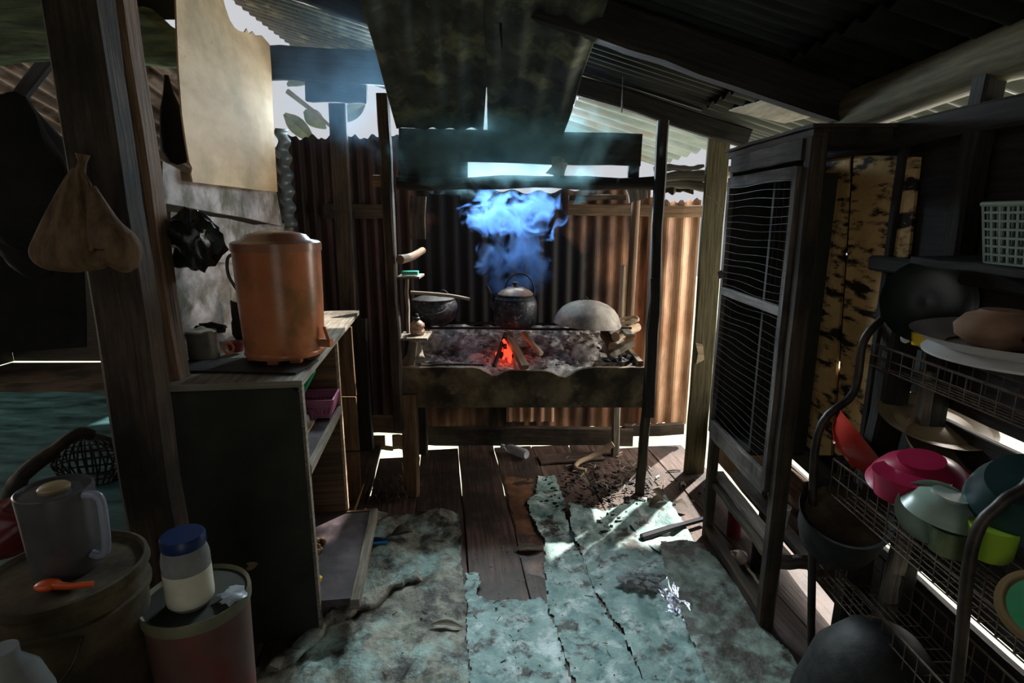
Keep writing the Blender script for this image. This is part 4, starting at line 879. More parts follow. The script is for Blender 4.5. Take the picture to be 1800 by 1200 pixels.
# --- bottom left buckets
def bucket(name, label, cat, c, rt, rb_, h, m, lidm, closed=True):
    t = thing(name, label, cat, c)
    mb = MB(); mb.lathe([(0, 0), (rb_, 0), (rb_ * 1.01, .01), (rt, h - .03), (rt, h), (0, h - .002)], c, 48, wob=.015); obj('body', mb, m, t, smooth=True)
    return t
c1 = at(122, 1062, Y=1.12); c1 = Vector((c1.x, 1.14, 0)); 
zr = at(120, 1072, Y=1.02).z
B1 = bucket('mud_bucket', 'large muddy bucket with lid, under the lidded jug', 'bucket', Vector((at(120, 1060, Y=1.12).x, 1.13, 0)), .148, .125, zr, 'bucket_rust', None)
c1 = Vector((at(120, 1060, Y=1.12).x, 1.13, 0))
mb = MB(); mb.lathe([(0, zr), (.156, zr), (.160, zr + .006), (.157, zr + .022), (.150, zr + .024), (.146, zr + .012), (0, zr + .010)], c1, 48); obj('lid', mb, 'bucket_rust', B1, smooth=True)
mb = MB(); mb.lathe([(.148, zr - .05), (.157, zr - .05), (.157, zr - .042), (.148, zr - .04)], c1, 48); obj('rim_band', mb, 'bucket_rust', B1, smooth=True)
mb = MB(); mb.tube(bez([c1 + Vector((.11, -.115, zr - .06)), c1 + Vector((.09, -.14, zr - .12)), c1 + Vector((.02, -.158, zr - .18)), c1 + Vector((-.08, -.14, zr - .21))], 6), .003, 6); obj('bail_handle', mb, 'wire_rust', B1, smooth=True)
# jug
jz = zr + .012; j0 = Vector((at(122, 1000, Y=1.15).x, 1.15, jz)); jh = at(118, 858, Y=1.15).z - jz; jr = .5 * 130 / FPX * (1.15 * cp + (CAMZ - jz) * sp_) * .86
jg = thing('lidded_jug', 'cloudy grey plastic jug with round lid on the muddy bucket', 'jug', j0)
mb = MB(); mb.lathe([(0, 0), (jr * .86, 0), (jr * .9, .01), (jr, jh), (jr * .96, jh + .002), (jr * .93, jh - .01), (0, jh - .014)], j0, 40); obj('body', mb, 'jug', jg, smooth=True)
mb = MB(); mb.lathe([(0, jh - .012), (jr * .93, jh - .012), (jr * .93, jh - .006), (jr * .45, jh - .004), (0, jh - .004)], j0, 40); lid = obj('lid', mb, 'jug', jg, smooth=True)
mb = MB(); mb.lathe([(0, jh - .005), (jr * .40, jh - .005), (jr * .42, jh + .003), (jr * .36, jh + .008), (0, jh + .009)], j0 + Vector((0, 0, 0)), 28); obj('lid_button', mb, 'cream', lid, smooth=True)
mb = MB(); mb.tube(bez([j0 + Vector((jr * .98, -.01, jh - .01)), j0 + Vector((jr + .030, -.01, jh - .015)), j0 + Vector((jr + .034, -.01, jh - .06)), j0 + Vector((jr + .028, -.01, .055)), j0 + Vector((jr + .012, -.01, .035)), j0 + Vector((jr * .9, -.01, .04))], 6), .0095, 10); obj('handle', mb, 'jug_handle', jg, smooth=True)
# orange spoon
p = Vector((at(90, 1028, Z=zr + .03).x, at(90, 1028, Z=zr + .03).y, zr + .03))
mb = MB(); q2 = at(164, 1026, Z=zr + .03); mb.blob(at(84, 1028, Z=zr + .032), (.026, .020, .009), .1, 14, 2, 1); mb.tube([at(95, 1029, Z=zr + .032), at(125, 1030, Z=zr + .032), q2], [.009, .007, .006], 8)
one('plastic_spoon', mb, 'orange', 'bright orange plastic spoon on the bucket lid before the jug', 'spoon', smooth=True)
# second bucket with jar
yb = 1.22; zr2 = at(345, 1110, Y=yb - .12).z; c2 = Vector((at(346, 1050, Y=yb).x, yb, 0)); r2 = .5 * 176 / FPX * (yb * cp + (CAMZ - zr2) * sp_)
B2 = bucket('brown_bucket', 'brown bucket with olive rim and red stain, under the glass jar', 'bucket', c2, r2 * .95, r2 * .78, zr2, 'bucket_brown', None)
mb = MB(); mb.lathe([(r2 * .93, zr2 - .025), (r2 * .99, zr2 - .02), (r2, zr2 + .0), (r2 * .985, zr2 + .010), (r2 * .93, zr2 + .006), (r2 * .91, zr2 - .004)], c2, 48); obj('rim', mb, 'bucket_rim', B2, smooth=True)
mb = MB(); mb.lathe([(0, zr2 - .004), (r2 * .93, zr2 - .004), (r2 * .93, zr2 + .001), (0, zr2 + .001)], c2, 40); obj('lid', mb, 'ply_dark', B2, smooth=True)
jz = zr2 + .001; q = at(337, 1058, Z=jz); g0 = Vector((q.x, q.y, jz)); gd = q.y * cp + (CAMZ - jz) * sp_; gr = .5 * 76 / FPX * gd; gh = at(337, 956, Y=q.y).z - jz
jr_ = thing('glass_jar', 'glass jar of cream powder with blue lid on the brown bucket', 'jar', g0)
mb = MB(); mb.lathe([(0, 0), (gr * .8, 0), (gr * .97, .012), (gr * 1.0, .03), (gr, gh * .82), (gr * .93, gh * .92), (gr * .86, gh), (0, gh)], g0, 40); obj('glass', mb, 'jar_grey', jr_, smooth=True)
mb = MB(); mb.lathe([(0, .004), (gr * .8, .004), (gr * .985, .014), (gr * 1.004, .03), (gr * 1.004, gh * .62), (gr * .9, gh * .70), (0, gh * .60)], g0, 40, wob=.008); obj('powder', mb, 'milk', jr_, smooth=True)
mb = MB(); mb.lathe([(0, gh - .002), (gr * .90, gh - .002), (gr * .92, gh + .002), (gr * .92, gh + .022), (gr * .88, gh + .026), (0, gh + .026)], g0, 40); obj('lid', mb, 'blue', jr_, smooth=True)
p = at(410, 1050, Z=zr2 + .006); mb = MB(); mb.blob((p.x, p.y, zr2 + .012), (.03, .03, .008), .8, 14, 7, 2); one('plastic_wrap', mb, 'clear', 'crumpled clear wrap on bucket lid right of the glass jar', 'wrapper', smooth=True)
p = at(22, 1190, Y=.80); mb = MB(); pz = at(22, 1140, Y=.8).z
mb.lathe([(0, 0), (.055, 0), (.058, .02), (.058, pz - .10), (.045, pz - .05), (.022, pz - .02), (.022, pz), (0, pz)], (at(12, 1180, Y=.8).x, .8, 0), 28); one('clear_bottle', mb, 'jar_grey', 'grey glass bottle at lower left before the muddy bucket', 'bottle', smooth=True)
# green cloth lump beside cabinet and dry leaf
p = fl(455, 1090); mb = MB(); mb.blob((p.x, p.y + .05, .05), (.06, .07, .07), .4, 18, 5, 1.5); one('olive_cloth', mb, 'green_tarp', 'olive cloth lump on floor between brown bucket and cabinet', 'cloth', smooth=True)
p = at(442, 992, Y=1.88); mb = MB(); mb.leafshape(p + Vector((-.03, 0, -.01)), (1, 0, .3), .06, .03, nrm=(0, -1, .2)); one('dry_leaf', mb, 'leaf_tan', 'tan dry leaf stuck on the dark cabinet side above the brown bucket', 'leaf')
#@@RIGHT
# ================================================================== RIGHT SIDE
# --- cabinet with wire-mesh door
CX = .975; y0, y1 = 1.95, 2.60; zc0 = .60; zc1 = 1.86
kb = thing('mesh_cabinet', 'tall dark wooden cabinet with wire mesh door against the right wall', 'cabinet', (CX, (y0 + y1) / 2, 0))
def K_(name, a, b, wd, th, m='wood_dark', up=(0, 0, 1), **kw):
    mb = MB(); mb.plank(a, b, wd, th, up, segs=kw.get('segs', 8), jit=.002); return obj(name, mb, m, kb)
K_('leg', (CX + .02, y0, 0), (CX + .02, y0, zc1), .055, .055, 'wood_dark', (0, 1, 0), segs=12)
K_('leg', (CX + .02, y1 + .02, 0), (CX + .02, y1 + .02, zc1), .045, .045, 'wood_dark', (0, 1, 0), segs=12)
K_('leg', (CX + .308, y0 + .0, 0), (CX + .308, y0, zc1), .025, .03, 'wood_black', (0, 1, 0))
K_('leg', (CX + .30, y1 + .02, 0), (CX + .30, y1 + .02, zc1), .04, .04, 'wood_black', (0, 1, 0))
K_('top_rail', (CX + .005, y0 - .03, zc1 + .0), (CX + .005, y1 + .06, zc1 - .0), .03, .03, 'wood_dark')
K_('top_rail', (CX, y0, zc1 - .01), (CX + .33, y0, zc1 - .01), .04, .06, 'wood_dark')
K_('roof_board', (CX + .16, y0 - .04, zc1 + .02), (CX + .16, y1 + .08, zc1 + .02), .36, .012, 'wood_dark')
K_('header', (CX - .004, y0 + .03, zc1 - .045), (CX - .004, y1, zc1 - .045), .02, .07, 'wood_door')
K_('back_rail', (CX + .3, y0, zc0), (CX + .3, y1, zc0), .03, .04, 'wood_black')
mb = MB(); mb.poly([(CX - .0, y1 + .0, zc0 - .02), (CX + .29, y1 + .0, zc0 - .02), (CX + .29, y1 + .0, zc1 - .03), (CX - .0, y1 + .0, zc1 - .03)], .006, (0, -1, 0)); obj('far_panel', mb, 'ply_dark', kb)
mb = MB(); mb.box((CX + .03, y0 + .36, zc0 - .02), (CX + .29, y1, zc0 + .0)); obj('shelf', mb, 'wood_black', kb)
mb = MB(); mb.box((CX + .05, y0 + .34, zc0), (CX + .29, y0 + .36, zc1 - .1)); mb.box((CX + .16, y0 + .02, 1.30), (CX + .17, y0 + .34, 1.80)) if False else None; obj('inner_panel', mb, 'ply_dark', kb)
# door
dr_z0, dr_z1 = zc0 + .0, zc1 - .10; da, db = y0 + .045, y1 - .01
dm_ = []
mb = MB(); x = CX - .012
mb.plank((x, da, dr_z0 - .02), (x, da, dr_z1), .035, .022, (1, 0, 0), segs=6, jit=.001)
mb.plank((x, db, dr_z0 - .02), (x, db, dr_z1), .035, .022, (1, 0, 0), segs=6, jit=.001)
mb.plank((x, da, dr_z1 - .02), (x, db, dr_z1 - .02), .022, .045, segs=6, jit=.001)
zm = at(1312, 524, X=CX).z
mb.plank((x, da, zm), (x, db, zm), .022, .035, segs=6, jit=.001)
mb.plank((x, da, dr_z0 - .0), (x, db, dr_z0 - .0), .022, .09, segs=6, jit=.003)
door = obj('door', mb, 'wood_door', kb)
mb = MB(); nw = 36
for i in range(nw):
    z = dr_z0 + .06 + (dr_z1 - dr_z0 - .10) * i / (nw - 1)
    if abs(z - zm) < .02: continue
    j = random.uniform(-.003, .003); pts = [(x - .012 + .003 * math.sin(k * 1.1 + i), da + (db - da) * k / 8, z + j + .004 * math.sin(k * .9 + i * .7)) for k in range(9)]
    mb.tube(pts, .0008, 4)
for i in range(3):
    yy = da + (db - da) * (i + .5) / 14; mb.tube([(x - .010, yy, dr_z0), (x - .010, yy, dr_z1)], .0005, 3)
obj('wire_mesh', mb, 'wire_pale', door)
mb = MB(); mb.plank((x - .015, db - .01, zm + .06), (x - .028, db - .01, zm + .09), .02, .01, (0, 1, 0), segs=1); obj('latch', mb, 'wire_pale', door)
mb = MB(); mb.box((CX + .31, y0 + .30, zc0), (CX + .32, y1 + .04, zc1 - .02)); obj('back_panel', mb, 'ply_dark', kb)
# blotched boards behind the open near half
mb = MB(); mb.poly([(1.285, 2.36, .60), (1.285, 2.10, .60), (1.285, 2.10, 1.84), (1.285, 2.33, 1.84)], .01, (-1, 0, 0)); 
a, b, c_, d_2 = at(1449, 270, X=1.28), at(1494, 270, X=1.28), at(1460, 800, X=1.28), at(1396, 800, X=1.28)
mb = MB(); mb.poly([a, b, c_, d_2], .01, (-1, 0, 0)); one('blotched_board', mb, 'ply_blot', 'narrow tan board with sooty blotches behind the cabinet post', 'board')
a, b, c_, d_2 = at(1501, 272, X=1.285), at(1615, 276, X=1.285), at(1558, 800, X=1.285), at(1466, 800, X=1.285)
mb = MB(); mb.poly([a, b, c_, d_2], .01, (-1, 0, 0)); one('blotched_board', mb, 'ply_blot', 'wide tan board with sooty blotches left of the black wall post', 'board')
# lower shelf slats of the cabinet
K_('shelf_rail', (CX + .03, y0, .30), (CX + .03, y1, .30), .035, .03, 'wood_dark')
for i, xx in enumerate((.06, .15, .24)): 
    K_('slat', (CX + xx, y0 - .02, .335), (CX + xx, y1 + .05, .335), .055, .018, 'wood_door')
K_('foot_rail', (CX + .02, y0, .05), (CX + .02, y1, .05), .04, .05, 'wood_dark')
K_('cross_rail', (CX + .02, y0, .30), (CX + .30, y0, .30), .03, .05, 'wood_door')
# items under and on the lower shelf
def cupo(name, label, cat, c, r0, r1, h, m, th=.004, group=None):
    mb = MB(); mb.lathe([(0, 0), (r0, 0), (r1, h), (r1 + .003, h + .003), (r1 - th, h), (r0 - th, .006), (0, .006)], c, 28); return one(name, mb, m, label, cat, group, smooth=True)
cupo('white_cup', 'white cup on the cabinet lower shelf behind the near leg', 'cup', (CX + .13, 2.14, .345), .03, .04, .085, 'white_plastic')
cupo('red_can', 'dark red can standing under the cabinet lower shelf', 'can', (at(1292, 945, Z=0).x, at(1292, 945, Z=0).y + .02, 0), .035, .035, .12, 'darkred')
q = at(1300, 975, Z=.05); on = thing('onion', 'pale onion with dry stalk on floor under the mesh cabinet', 'onion', (q.x, q.y, 0))
mb = MB(); mb.lathe([(0, .0), (.015, .004), (.036, .022), (.040, .04), (.032, .058), (.012, .07), (0, .076)], (q.x, q.y, .0), 20); obj('bulb', mb, 'onion', on, smooth=True)
mb = MB(); mb.tube([Vector((q.x, q.y, .05)), Vector((q.x - .045, q.y - .01, .075))], [.010, .005], 6); obj('stalk', mb, 'leaf_tan', on)
cupo('black_tin', 'black tin can beside the onion under the cabinet', 'can', (q.x + .09, q.y - .03, 0), .045, .045, .12, 'black_iron')
mb = MB(); mb.plank(at(1310, 990, Z=.02), at(1340, 1035, Z=.02), .012, .008); one('wood_sliver', mb, 'wood_pale', 'pale wood sliver on floor before the onion', 'stick')

# --- wire dish rack
RX = 1.0; ya, yb_ = 1.74, 1.10
rk = thing('dish_rack', 'rusty pipe dish rack with wire baskets along the right wall', 'dish rack', (RX, 1.4, 0))
def rackpole(pts, r=.013):
    mb = MB(); mb.tube(bez([Vector(p) for p in pts], 6), r, 10); obj('pole', mb, 'pipe', rk, smooth=True)
pA = [(at(1430, 1150, Y=ya).x, ya, 0), (at(1432, 950, Y=ya).x, ya, .45), at(1437, 765, Y=ya), at(1500, 690, Y=ya + .02), at(1518, 600, Y=ya + .04), at(1552, 560, Y=ya + .05)]
rackpole(pA)
pB = [(at(1700, 1120, Y=yb_).x, yb_, 0.0), (at(1700, 1120, Y=yb_).x, yb_, .5), at(1708, 965, Y=yb_), at(1760, 885, Y=yb_), at(1815, 840, Y=yb_), at(1850, 700, Y=yb_)]
rackpole(pB)
xb = 1.25
rackpole([(xb, ya + .06, 0), (xb, ya + .06, .6), (xb, ya + .06, 1.25)], .010); rackpole([(xb, yb_, 0), (xb, yb_, .6), (xb, yb_, 1.25)], .010)
mb = MB(); mb.tube([at(1552, 560, Y=ya + .05), (1.22, ya + .05, at(1552, 560, Y=ya + .05).z)], .010, 8); obj('pole', mb, 'pipe', rk)
def basket(x0, x1, ya_, yb2, zb, h, tilt=0.0, nx=9, ny=16, r=.0022):
    mb = MB()
    def p(u, v, k):
        f = 1 - .0 * k
        return Vector((x0 + (x1 - x0) * u, ya_ + (yb2 - ya_) * v, zb + k * h + tilt * u))
    for k, rr in ((0, r), (.5, r), (1, r * 1.7)):
        mb.tube([p(0, 0, k), p(0, 1, k), p(1, 1, k), p(1, 0, k), p(0, 0, k)], rr, 5)
    for i in range(ny + 1):
        v = i / ny; mb.tube([p(0, v, 1), p(0, v, 0), p(1, v, 0), p(1, v, 1)], r, 4)
    for i in range(nx + 1):
        u = i / nx; mb.tube([p(u, 0, 1), p(u, 0, 0), p(u, 1, 0), p(u, 1, 1)], r, 4)
    return obj('wire_basket', mb, 'wire_rust', rk)
XR = pA[0][0] - .02
basket(XR, 1.24, ya, yb_ - .12, .70, .12)
basket(XR, 1.24, ya, yb_ - .12, .38, .10)
basket(XR + .1, 1.25, ya + .04, yb_ - .1, 1.13, .07, nx=5)
# dishes: generic bowl by profile, tilted
def bowl(name, label, cat, c, r, h, m, axis=(0, 0, 1), foot=.45, group=None, wobble=0):
    c = Vector(c); pr = [(0, 0), (r * foot, 0), (r * foot, .006), (r * .75, h * .35), (r * .93, h * .72), (r, h), (r * 1.03, h + .002), (r * .985, h - .004), (r * .90, h * .72), (r * .70, h * .38), (r * foot * .9, .012), (0, .010)]
    mb = MB(); mb.lathe(pr, c, 40, axis=axis); return one(name, mb, m, label, cat, group, smooth=True)
def place(px, py, y): return at(px, py, Y=y)
bowl('bowl', 'red plastic bowl tilted on its side at the rack far end', 'bowl', at(1482, 800, Y=1.70), .12, .075, 'red', (.75, -.2, .65))
bowl('bowl', 'magenta plastic basin upside down in the rack', 'bowl', at(1620, 806, Y=1.38), .12, .07, 'magenta', (.15, .1, -1))
mb = MB(); c = at(1595, 872, Y=1.34); mb.lathe([(0, 0), (.075, 0), (.078, .03), (.085, .06), (.0, .06)], c, 36); one('ribbed_basin', mb, 'magenta', 'bright magenta ribbed basin below the magenta bowl in the rack', 'basin', smooth=True)
bowl('plate', 'cream enamel tray with dark rim behind the red bowl', 'plate', at(1640, 748, Y=1.62), .15, .022, 'cream', (.0, -.25, 1), .75)
bowl('bowl', 'cream enamel bowl tipped behind the magenta bowl', 'bowl', at(1645, 800, Y=1.56), .11, .05, 'cream', (.1, -.5, .85))
bowl('bowl', 'dark teal basin upside down nearest us in the rack', 'bowl', at(1800, 842, Y=1.12), .11, .085, 'teal_bowl', (.45, .3, -.7), .6)
bowl('bowl', 'mint white bowl upside down below the teal basin', 'bowl', at(1672, 868, Y=1.22), .085, .05, 'mint', (-.1, .1, -1))
bowl('plate', 'mint plate leaning inside the wire basket', 'plate', at(1640, 905, Y=1.25), .075, .03, 'mint', (-.5, -.6, .6), .6)
mb = MB(); c = at(1738, 978, Y=1.12); mb.lathe([(0, 0), (.034, 0), (.040, .01), (.044, .055), (.046, .075), (.042, .074), (.0, .07)], c, 30); one('cup', mb, 'lime', 'lime green cup upside down in the rack beside the near pole', 'cup', smooth=True)
mb = MB(); c = at(1668, 968, Y=1.18); mb.lathe([(0, 0), (.040, 0), (.044, .06), (.0, .06)], c, 30); one('cup', mb, 'green_tarp', 'dark green cup behind the rack wires left of the lime cup', 'cup', smooth=True)
bowl('plate', 'green and cream plate at right edge low in the rack', 'plate', at(1835, 1070, Y=1.0), .07, .03, 'cream', (-.8, -.5, .4), .6)
mb = MB(); c = at(1832, 1070, Y=.985); mb.lathe([(0, 0), (.05, 0), (.055, .004), (0, .006)], c, 28, axis=(-.8, -.5, .4)); one('plate', mb, 'green_plastic', 'small green saucer on the cream plate at lower right', 'plate', smooth=True)
bowl('lid', 'dark glass lid standing upright at top of the rack', 'lid', at(1625, 530, Y=1.62), .115, .03, 'glass_dark', (-.35, -.9, .15), .3)
c = at(1740, 585, Y=1.42); bowl('basin', 'white enamel basin tilted high on the rack, its rim towards us', 'basin', (1.22, 1.30, 1.275), .235, .05, 'enamel', (-.02, 0, 1), .9)
mb = MB(); c = at(1745, 575, Y=1.42); mb.lathe([(0, 0), (.05, 0), (.085, .025), (.09, .05), (.07, .075), (.045, .085), (.043, .09), (0, .09)], Vector((1.17, 1.34, 1.29)), 36); one('clay_pot', mb, 'clay', 'round clay pot in the white enamel basin', 'pot', smooth=True)
bowl('bowl', 'dark red bowl beside the clay pot near the right edge', 'bowl', (1.15, 1.14, 1.29), .075, .05, 'darkred', (-.1, -.1, 1))
mb = MB(); c = at(1618, 606, Y=1.58); mb.lathe([(0, 0), (.022, 0), (.026, .035), (0, .035)], c, 20); one('yellow_tub', mb, 'yellow', 'small yellow tub hanging by the white enamel basin rim', 'tub', smooth=True)
mb = MB(); c = at(1592, 596, Y=1.62); mb.blob(c, (.015, .012, .012), .3, 10, 4, 1); one('soap_piece', mb, 'white_plastic', 'small white soap piece left of the yellow tub', 'soap', smooth=True)
# big pots in the lower rack
c = at(1466, 955, Y=1.72); pz = c.z
pp = thing('cooking_pot', 'large black pot with rusty brown inside in the lower rack', 'pot', c)
ax = (-.12, -.45, 1); rp_ = .125
mb = MB(); mb.lathe([(0, 0), (rp_ * .7, 0), (rp_ * .88, .02), (rp_, .08), (rp_, .155), (rp_ * 1.09, .165), (rp_ * 1.08, .172), (rp_ * .95, .160), (rp_ * .93, .12), (0, .11)], c, 44, axis=ax); obj('body', mb, 'black_iron', pp, smooth=True)
mb = MB(); mb.lathe([(0, .112), (rp_ * .925, .122), (rp_ * .94, .155), (rp_ * .935, .157), (rp_ * .90, .128), (0, .116)], c, 44, axis=ax); obj('inside', mb, 'bucket_rust', pp, smooth=True)
c = at(1535, 1230, Y=1.38); mb = MB(); c = Vector((at(1540, 1180, Y=1.42).x, 1.42, 0)); zt3 = at(1530, 1105, Y=1.42).z
mb.lathe([(0, 0), (.22, 0), (.225, .02), (.215, zt3 * .35), (.17, zt3 * .72), (.10, zt3 * .93), (.04, zt3), (0, zt3)], c, 44); one('black_wok', mb, 'black_iron', 'large black wok upside down on floor under the dish rack', 'wok', smooth=True)
# white basket on wall shelf
p = at(1760, 470, Y=1.62); sh = Vector((1.12, 1.5, p.z))
bz = at(1740, 455, Y=1.44).z
mb = MB(); mb.plank((1.17, .9, bz - .012), (1.17, 1.55, bz - .012), .18, .02, segs=6); one('wall_shelf', mb, 'wood_black', 'dark narrow shelf on right wall carrying the white basket', 'shelf')
wb0 = Vector((1.19, 1.17, bz)); wb = thing('plastic_basket', 'white slotted plastic basket on the right wall shelf', 'basket', wb0)
def boxbasket(t, c, hx, hy, h, m, flare=1.12, n=16, nz_=7):
    lo2 = [c + Vector((a * hx, b * hy, 0)) for a, b in ((-1, -1), (1, -1), (1, 1), (-1, 1))]; hi2 = [c + Vector((a * hx * flare, b * hy * flare, h)) for a, b in ((-1, -1), (1, -1), (1, 1), (-1, 1))]
    mb = MB(); mb.poly(lo2, .003, (0, 0, 1)); obj('base', mb, m, t); mb = MB()
    for i in range(4):
        A, B, C_, D_ = lo2[i], lo2[(i + 1) % 4], hi2[(i + 1) % 4], hi2[i]; nn = (B - A).cross(D_ - A)
        for k in range(n + 1): mb.plank(A.lerp(B, k / n), D_.lerp(C_, k / n), .005, .003, nn, segs=1, jit=0)
        for k in range(nz_): mb.plank(A.lerp(D_, k / nz_), B.lerp(C_, k / nz_), .005, .003, nn, segs=1, jit=0)
    obj('wall', mb, m, t); mb = MB(); mb.tube(hi2 + [hi2[0]], .006, 8); obj('rim', mb, m, t)
hb = at(1740, 360, Y=1.44).z - bz
boxbasket(wb, wb0, .085, .17, hb, 'mint')
# ================================================================== FLOOR COVERING AND LITTER
def inside(x, y, P_):
    c = False; n = len(P_); j = n - 1
    for i in range(n):
        xi, yi = P_[i]; xj, yj = P_[j]
        if (yi > y) != (yj > y) and x < (xj - xi) * (y - yi) / (yj - yi) + xi: c = not c
        j = i
    return c
def sheet(label, pix, m, z0, seed, wr=.010, st=.0075, extra=()):
    W_ = [fl(*p) for p in pix]; P_ = [(p.x, p.y) for p in W_] + list(extra)
    xs = [p[0] for p in P_]; ys = [p[1] for p in P_]; vs, fs, ix = [], [], {}
    nx, ny = int((max(xs) - min(xs)) / st) + 1, int((max(ys) - min(ys)) / st) + 1
    def vid(i, j):
        if (i, j) not in ix:
            x, y = min(xs) + i * st, min(ys) + j * st
            h = wr * (abs(noise.noise(Vector((x * 5, y * 3, seed)))) * 1.6 + .5 * abs(noise.noise(Vector((x * 14, y * 9, seed)))))
            jx = .004 * noise.noise(Vector((x * 40, y * 40, 3)))
            ix[(i, j)] = len(vs); vs.append((x + jx, y + jx, z0 + h))
        return ix[(i, j)]
    for i in range(nx):
        for j in range(ny):
            x, y = min(xs) + (i + .5) * st, min(ys) + (j + .5) * st
            wx = .012 * noise.noise(Vector((x * 9, y * 9, seed + 5))) + .008 * noise.noise(Vector((x * 30, y * 30, seed)))
            if inside(x + wx, y + wx, P_): fs.append((vid(i, j), vid(i + 1, j), vid(i + 1, j + 1), vid(i, j + 1)))
    mb = MB(); mb.add(vs, fs); return one('floor_tarp', mb, m, label, 'tarp', smooth=True)
sheet('dirty wrinkled grey tarp on floor between cabinet and centre planks', [(640, 905), (806, 905), (812, 1000), (820, 1060), (822, 1199), (822, 1500), (300, 1500), (400, 1199), (470, 1170), (545, 1120), (600, 1060)], 'tarp_dirty', .003, 1, .030)
sheet('torn green tarp piece lying over ends of the bare centre planks', [(818, 1010), (840, 1012), (845, 1028), (838, 1050), (862, 1060), (950, 1056), (962, 1072), (982, 1130), (1004, 1199), (1060, 1500), (822, 1500), (824, 1199), (820, 1080)], 'tarp', .004, 2, .022)
sheet('long torn strip of green tarp beside the vinyl patch', [(945, 838), (975, 838), (985, 860), (1000, 925), (1030, 1000), (1052, 1060), (1096, 1120), (1130, 1199), (1240, 1500), (1066, 1500), (1012, 1199), (985, 1130), (962, 1060), (957, 960), (940, 920), (925, 885), (942, 870)], 'tarp', .005, 3, .012)
sheet('large green tarp on floor at right, wrinkled and muddy', [(1000, 890), (1060, 900), (1110, 880), (1170, 872), (1196, 918), (1222, 955), (1250, 1000), (1290, 1060), (1340, 1130), (1420, 1199), (1600, 1500), (1250, 1500), (1132, 1199), (1090, 1110), (1054, 1055), (1030, 1000), (1004, 930)], 'tarp', .003, 4, .024)
sheet('muddy grey-green tarp foot strip in front of the mesh cabinet', [(1160, 960), (1235, 965), (1300, 1050), (1350, 1120), (1420, 1199), (1650, 1500), (1400, 1500), (1240, 1199), (1200, 1100), (1170, 1020)], 'tarp_muddy', .026, 6, .014)
sheet('brown shiny vinyl patch on the planks left of the green strip', [(885, 838), (940, 842), (935, 872), (922, 888), (938, 930), (955, 962), (957, 1018), (925, 1010), (912, 960), (900, 900)], 'lino_floor', .0015, 7, .002)
# rolled tarp edge beside the cabinet
mb = MB(); pts = [fl(x, y, .03) for x, y in ((480, 1175), (530, 1130), (580, 1090), (640, 1060), (700, 1020), (740, 1010))]; pp2 = bez(pts, 6)
n0 = len(mb.v); mb.tube(pp2, [.030 + .020 * noise.noise(Vector((i * .5, 2, 0))) for i in range(len(pp2))], 14)
mb.v = [(x + .03 * noise.noise(Vector((x * 14, y * 14, z * 14))), y + .03 * noise.noise(Vector((x * 14, y * 14, z * 14 + 5))), .004 + max(0, z) * .75 + .012 * noise.noise(Vector((x * 20, y * 20, 3)))) for x, y, z in mb.v]
one('rolled_tarp_edge', mb, 'tarp_dirty', 'rumpled rolled edge of grey tarp running to the cabinet bottom', 'tarp', smooth=True)
# litter
bt0 = fl(905, 800, .04); bt = thing('plastic_bottle', 'clear plastic bottle lying on floor under the hearth', 'bottle', (bt0.x, bt0.y, 0))
a, b = fl(884, 784, .04), fl(938, 803, .04); d = (b - a).normalized()
mb = MB(); mb.lathe([(0, 0), (.012, 0), (.012, .025), (.03, .055), (.034, .08), (.031, .10), (.034, .12), (.034, .20), (.028, .215), (0, .212)], a, 24, axis=d); obj('body', mb, 'clear', bt, smooth=True)
mb = MB(); mb.lathe([(0, -.012), (.015, -.012), (.015, .008), (0, .008)], a, 16, axis=d); obj('cap', mb, 'white_plastic', bt, smooth=True)
def stick(label, a, b, r, m='wood_grey', z=.012, name='stick'):
    mb = MB(); A, B = fl(*a, z), fl(*b, z); mb.tube(bez([A, A.lerp(B, .5) + Vector((.004, 0, .004)), B], 4), [r] * 5 + [r * .8] * 4, 7); return one(name, mb, m, label, 'stick')
mb = MB(); pts = bez([fl(1078, 780, .14), fl(1045, 800, .06), fl(1018, 812, .03), fl(1012, 822, .02), fl(1030, 826, .02)], 5); mb.tube(pts, [.020 - .0004 * i for i in range(len(pts))], 9); one('curved_stick', mb, 'wood_pale', 'pale curved stick leaning under the right end of the hearth', 'stick', smooth=True)
mb = MB(); mb.plank(fl(948, 808, .012), fl(1058, 800, .012), .13, .012, segs=4); one('loose_board', mb, 'wood_floor', 'loose brown board on floor beside the plastic bottle', 'board')
stick('black hose piece lying by the far cabinet leg', (1128, 944), (1236, 912), .018, 'pipe_black', .03, 'black_hose')
mb = MB(); mb.tube(bez([fl(1108, 923, .01), fl(1130, 950, .012), fl(1165, 975, .012), (fl(1200, 990, .012)), fl(1238, 992, .012)], 6), .004, 6); one('thin_cable', mb, 'black_cloth', 'thin black cable curving over the tarp near the hose', 'cable')
mb = MB(); mb.blob(fl(1125, 1018, .03), (.085, .065, .024), 1.0, 36, 8, 3.2); one('clear_plastic_bag', mb, 'bag_clear', 'crumpled clear plastic bag on the green floor tarp', 'bag', smooth=True)
mb = MB(); mb.blob(fl(1186, 1055, .015), (.045, .12, .018), 1.0, 34, 14, 4); one('foil_wrapper', mb, 'foil', 'shiny crumpled silver foil on the floor tarp', 'wrapper')
mb = MB(); mb.blob(fl(665, 950, .02), (.055, .022, .014), .3, 18, 3, 1.5); one('blue_wrapper', mb, 'blue', 'blue and white wrapper on floor right of the cabinet', 'wrapper', smooth=True)
mb = MB(); A, B = fl(656, 955, .03), fl(682, 953, .03); mb.tube([A, B], .008, 10); one('plastic_tube', mb, 'cyan', 'small bright blue tube on the blue wrapper', 'tube', smooth=True)
